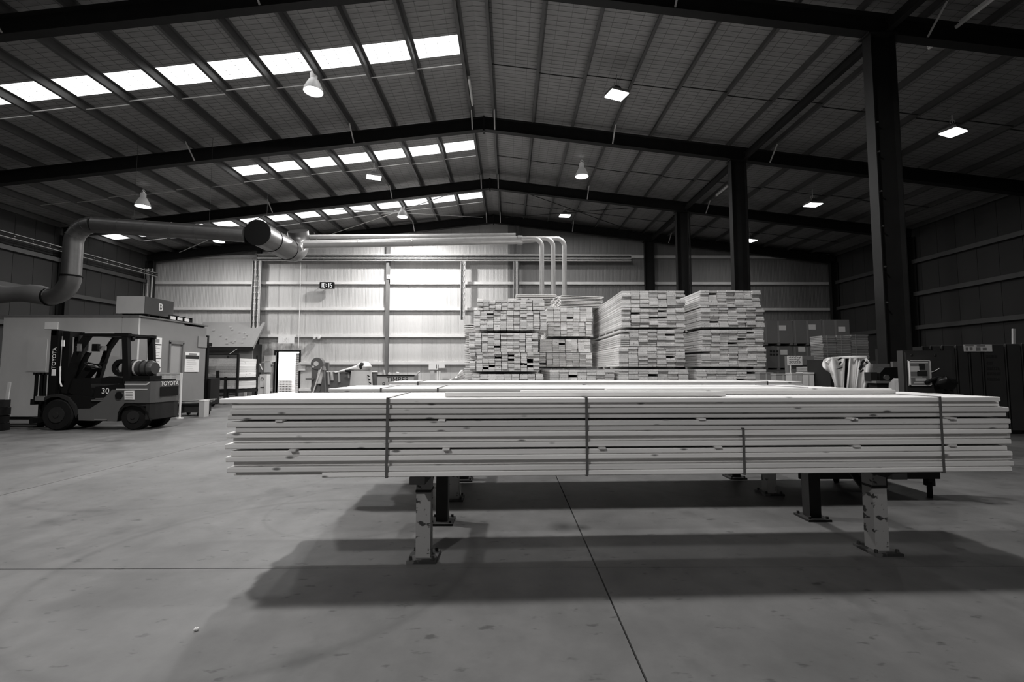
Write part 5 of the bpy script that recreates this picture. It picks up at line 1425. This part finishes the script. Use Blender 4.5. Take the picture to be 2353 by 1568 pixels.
for (u0, u1, v0, v1, m) in ((.06, .5, .55, .76, M_PAPER), (.06, .6, .32, .36, M_PAPER), (.28, .78, .18, .30, M_PAPER), (.2, .85, .09, .14, M_PAPER), (.48, .75, .62, .86, M_INK), (.38, .85, .38, .58, M_INK), (.06, .9, .88, .93, M_PAPER)):
    MB().box(a2.x + Wd * u0, a2.x + Wd * u1, Yf - .004, Yf - .001, a2.z + Hd * v0, a2.z + Hd * v1).build('slip', m, t)

# row of dark wrapped packs along the unlit side
Yr = 9.2
edges = [2120, 2140, 2166, 2198, 2228, 2258, 2312, 2350, 2400]
for k in range(len(edges) - 1):
    ztop = at(0, 796 - k * .9, Yr).z
    x0, x1 = at(edges[k] + 2.5, 850, Yr).x, at(edges[k + 1] - 2.5, 850, Yr).x
    names = ('first dark wrapped pack, half behind the framed-notice cabinet', 'second dark wrapped pack, narrow, behind the cabinet edge', 'third dark wrapped pack along the unlit side', 'fourth dark wrapped pack, under the start of the white banner', 'fifth dark wrapped pack, under the white banner', 'wide dark wrapped pack with stencilled lines', 'dark wrapped pack carrying the upright pale stake', 'dark wrapped pack cut off by the picture edge')
    t = thing('wrapped_pack', names[k], 'wrapped pack', ((x0 + x1) / 2, Yr, 0), 'dark wrapped packs along the side')
    MB().box(x0, x1, Yr, Yr + 1.2, .08, ztop).build('wrap', M_DARKPACK, t)
    MB().box(x0, x0 + .02, Yr - .004, Yr, .1, ztop).build('edge_strip', M_BLACK, t)
    MB().box(x0 + .02, x1 - .02, Yr + .05, Yr + 1.1, 0, .08).build('bearer', M_STEEL, t)
    MB().bar((x0, Yr + .01, ztop + .005), (x1, Yr + .01, ztop + .005), .02, .008).build('top_fold', M_MACH, t)
    if k == 5:
        R = random.Random(2)
        for row, (py, n) in enumerate(((819, 5), (834, 3), (847, 6), (859, 6), (872, 6))):
            x = x0 + .06; zc = at(0, py, Yr).z
            for j in range(n):
                w_ = R.uniform(.025, .04)
                if x + w_ < x1 - .01: MB().box(x, x + w_, Yr - .005, Yr, zc - .025, zc + .025).build('stencil_mark', M_INK, t)
                x += w_ + .012
t = thing('paper_banner', 'white paper banner with dark blocks taped along the wrapped packs', 'banner', at(2248, 808, Yr - .01))
a = at(2216, 808, Yr - .02); b = at(2280, 792, Yr - .02)
MB().box(a.x, b.x, Yr - .014, Yr - .008, a.z, b.z).build('sheet', M_PAPER, t)
for u0, u1, v0, v1 in ((.06, .14, .1, .6), (.2, .3, .15, .6), (.42, .58, .1, .6), (.66, .8, .15, .55), (.05, .35, .78, .9), (.45, .75, .74, .9)):
    MB().box(a.x + (b.x - a.x) * u0, a.x + (b.x - a.x) * u1, Yr - .017, Yr - .014, a.z + (b.z - a.z) * v0, a.z + (b.z - a.z) * v1).build('print_block', M_INKG, t)
p = at(2329, 789, Yr + .1); q = at(2329, 756, Yr + .1)
tag(MB().bar((p.x, Yr + .1, at(0, 790, Yr).z), q, .05, .03, (0, 1, 0)).build('marker_stake', M_HOOD, loc=p), 'pale stake standing upright on the dark wrapped packs', 'stake')
# pale chip on the bare floor
g = gnd(451, 1450)
o = blob('wood_chip', g + V(0, 0, .008), .012, .009, .008, M_WHITE, None, 77, .15, 10, 6); tag(o, 'small pale wood chip lying on bare concrete in front', 'chip')
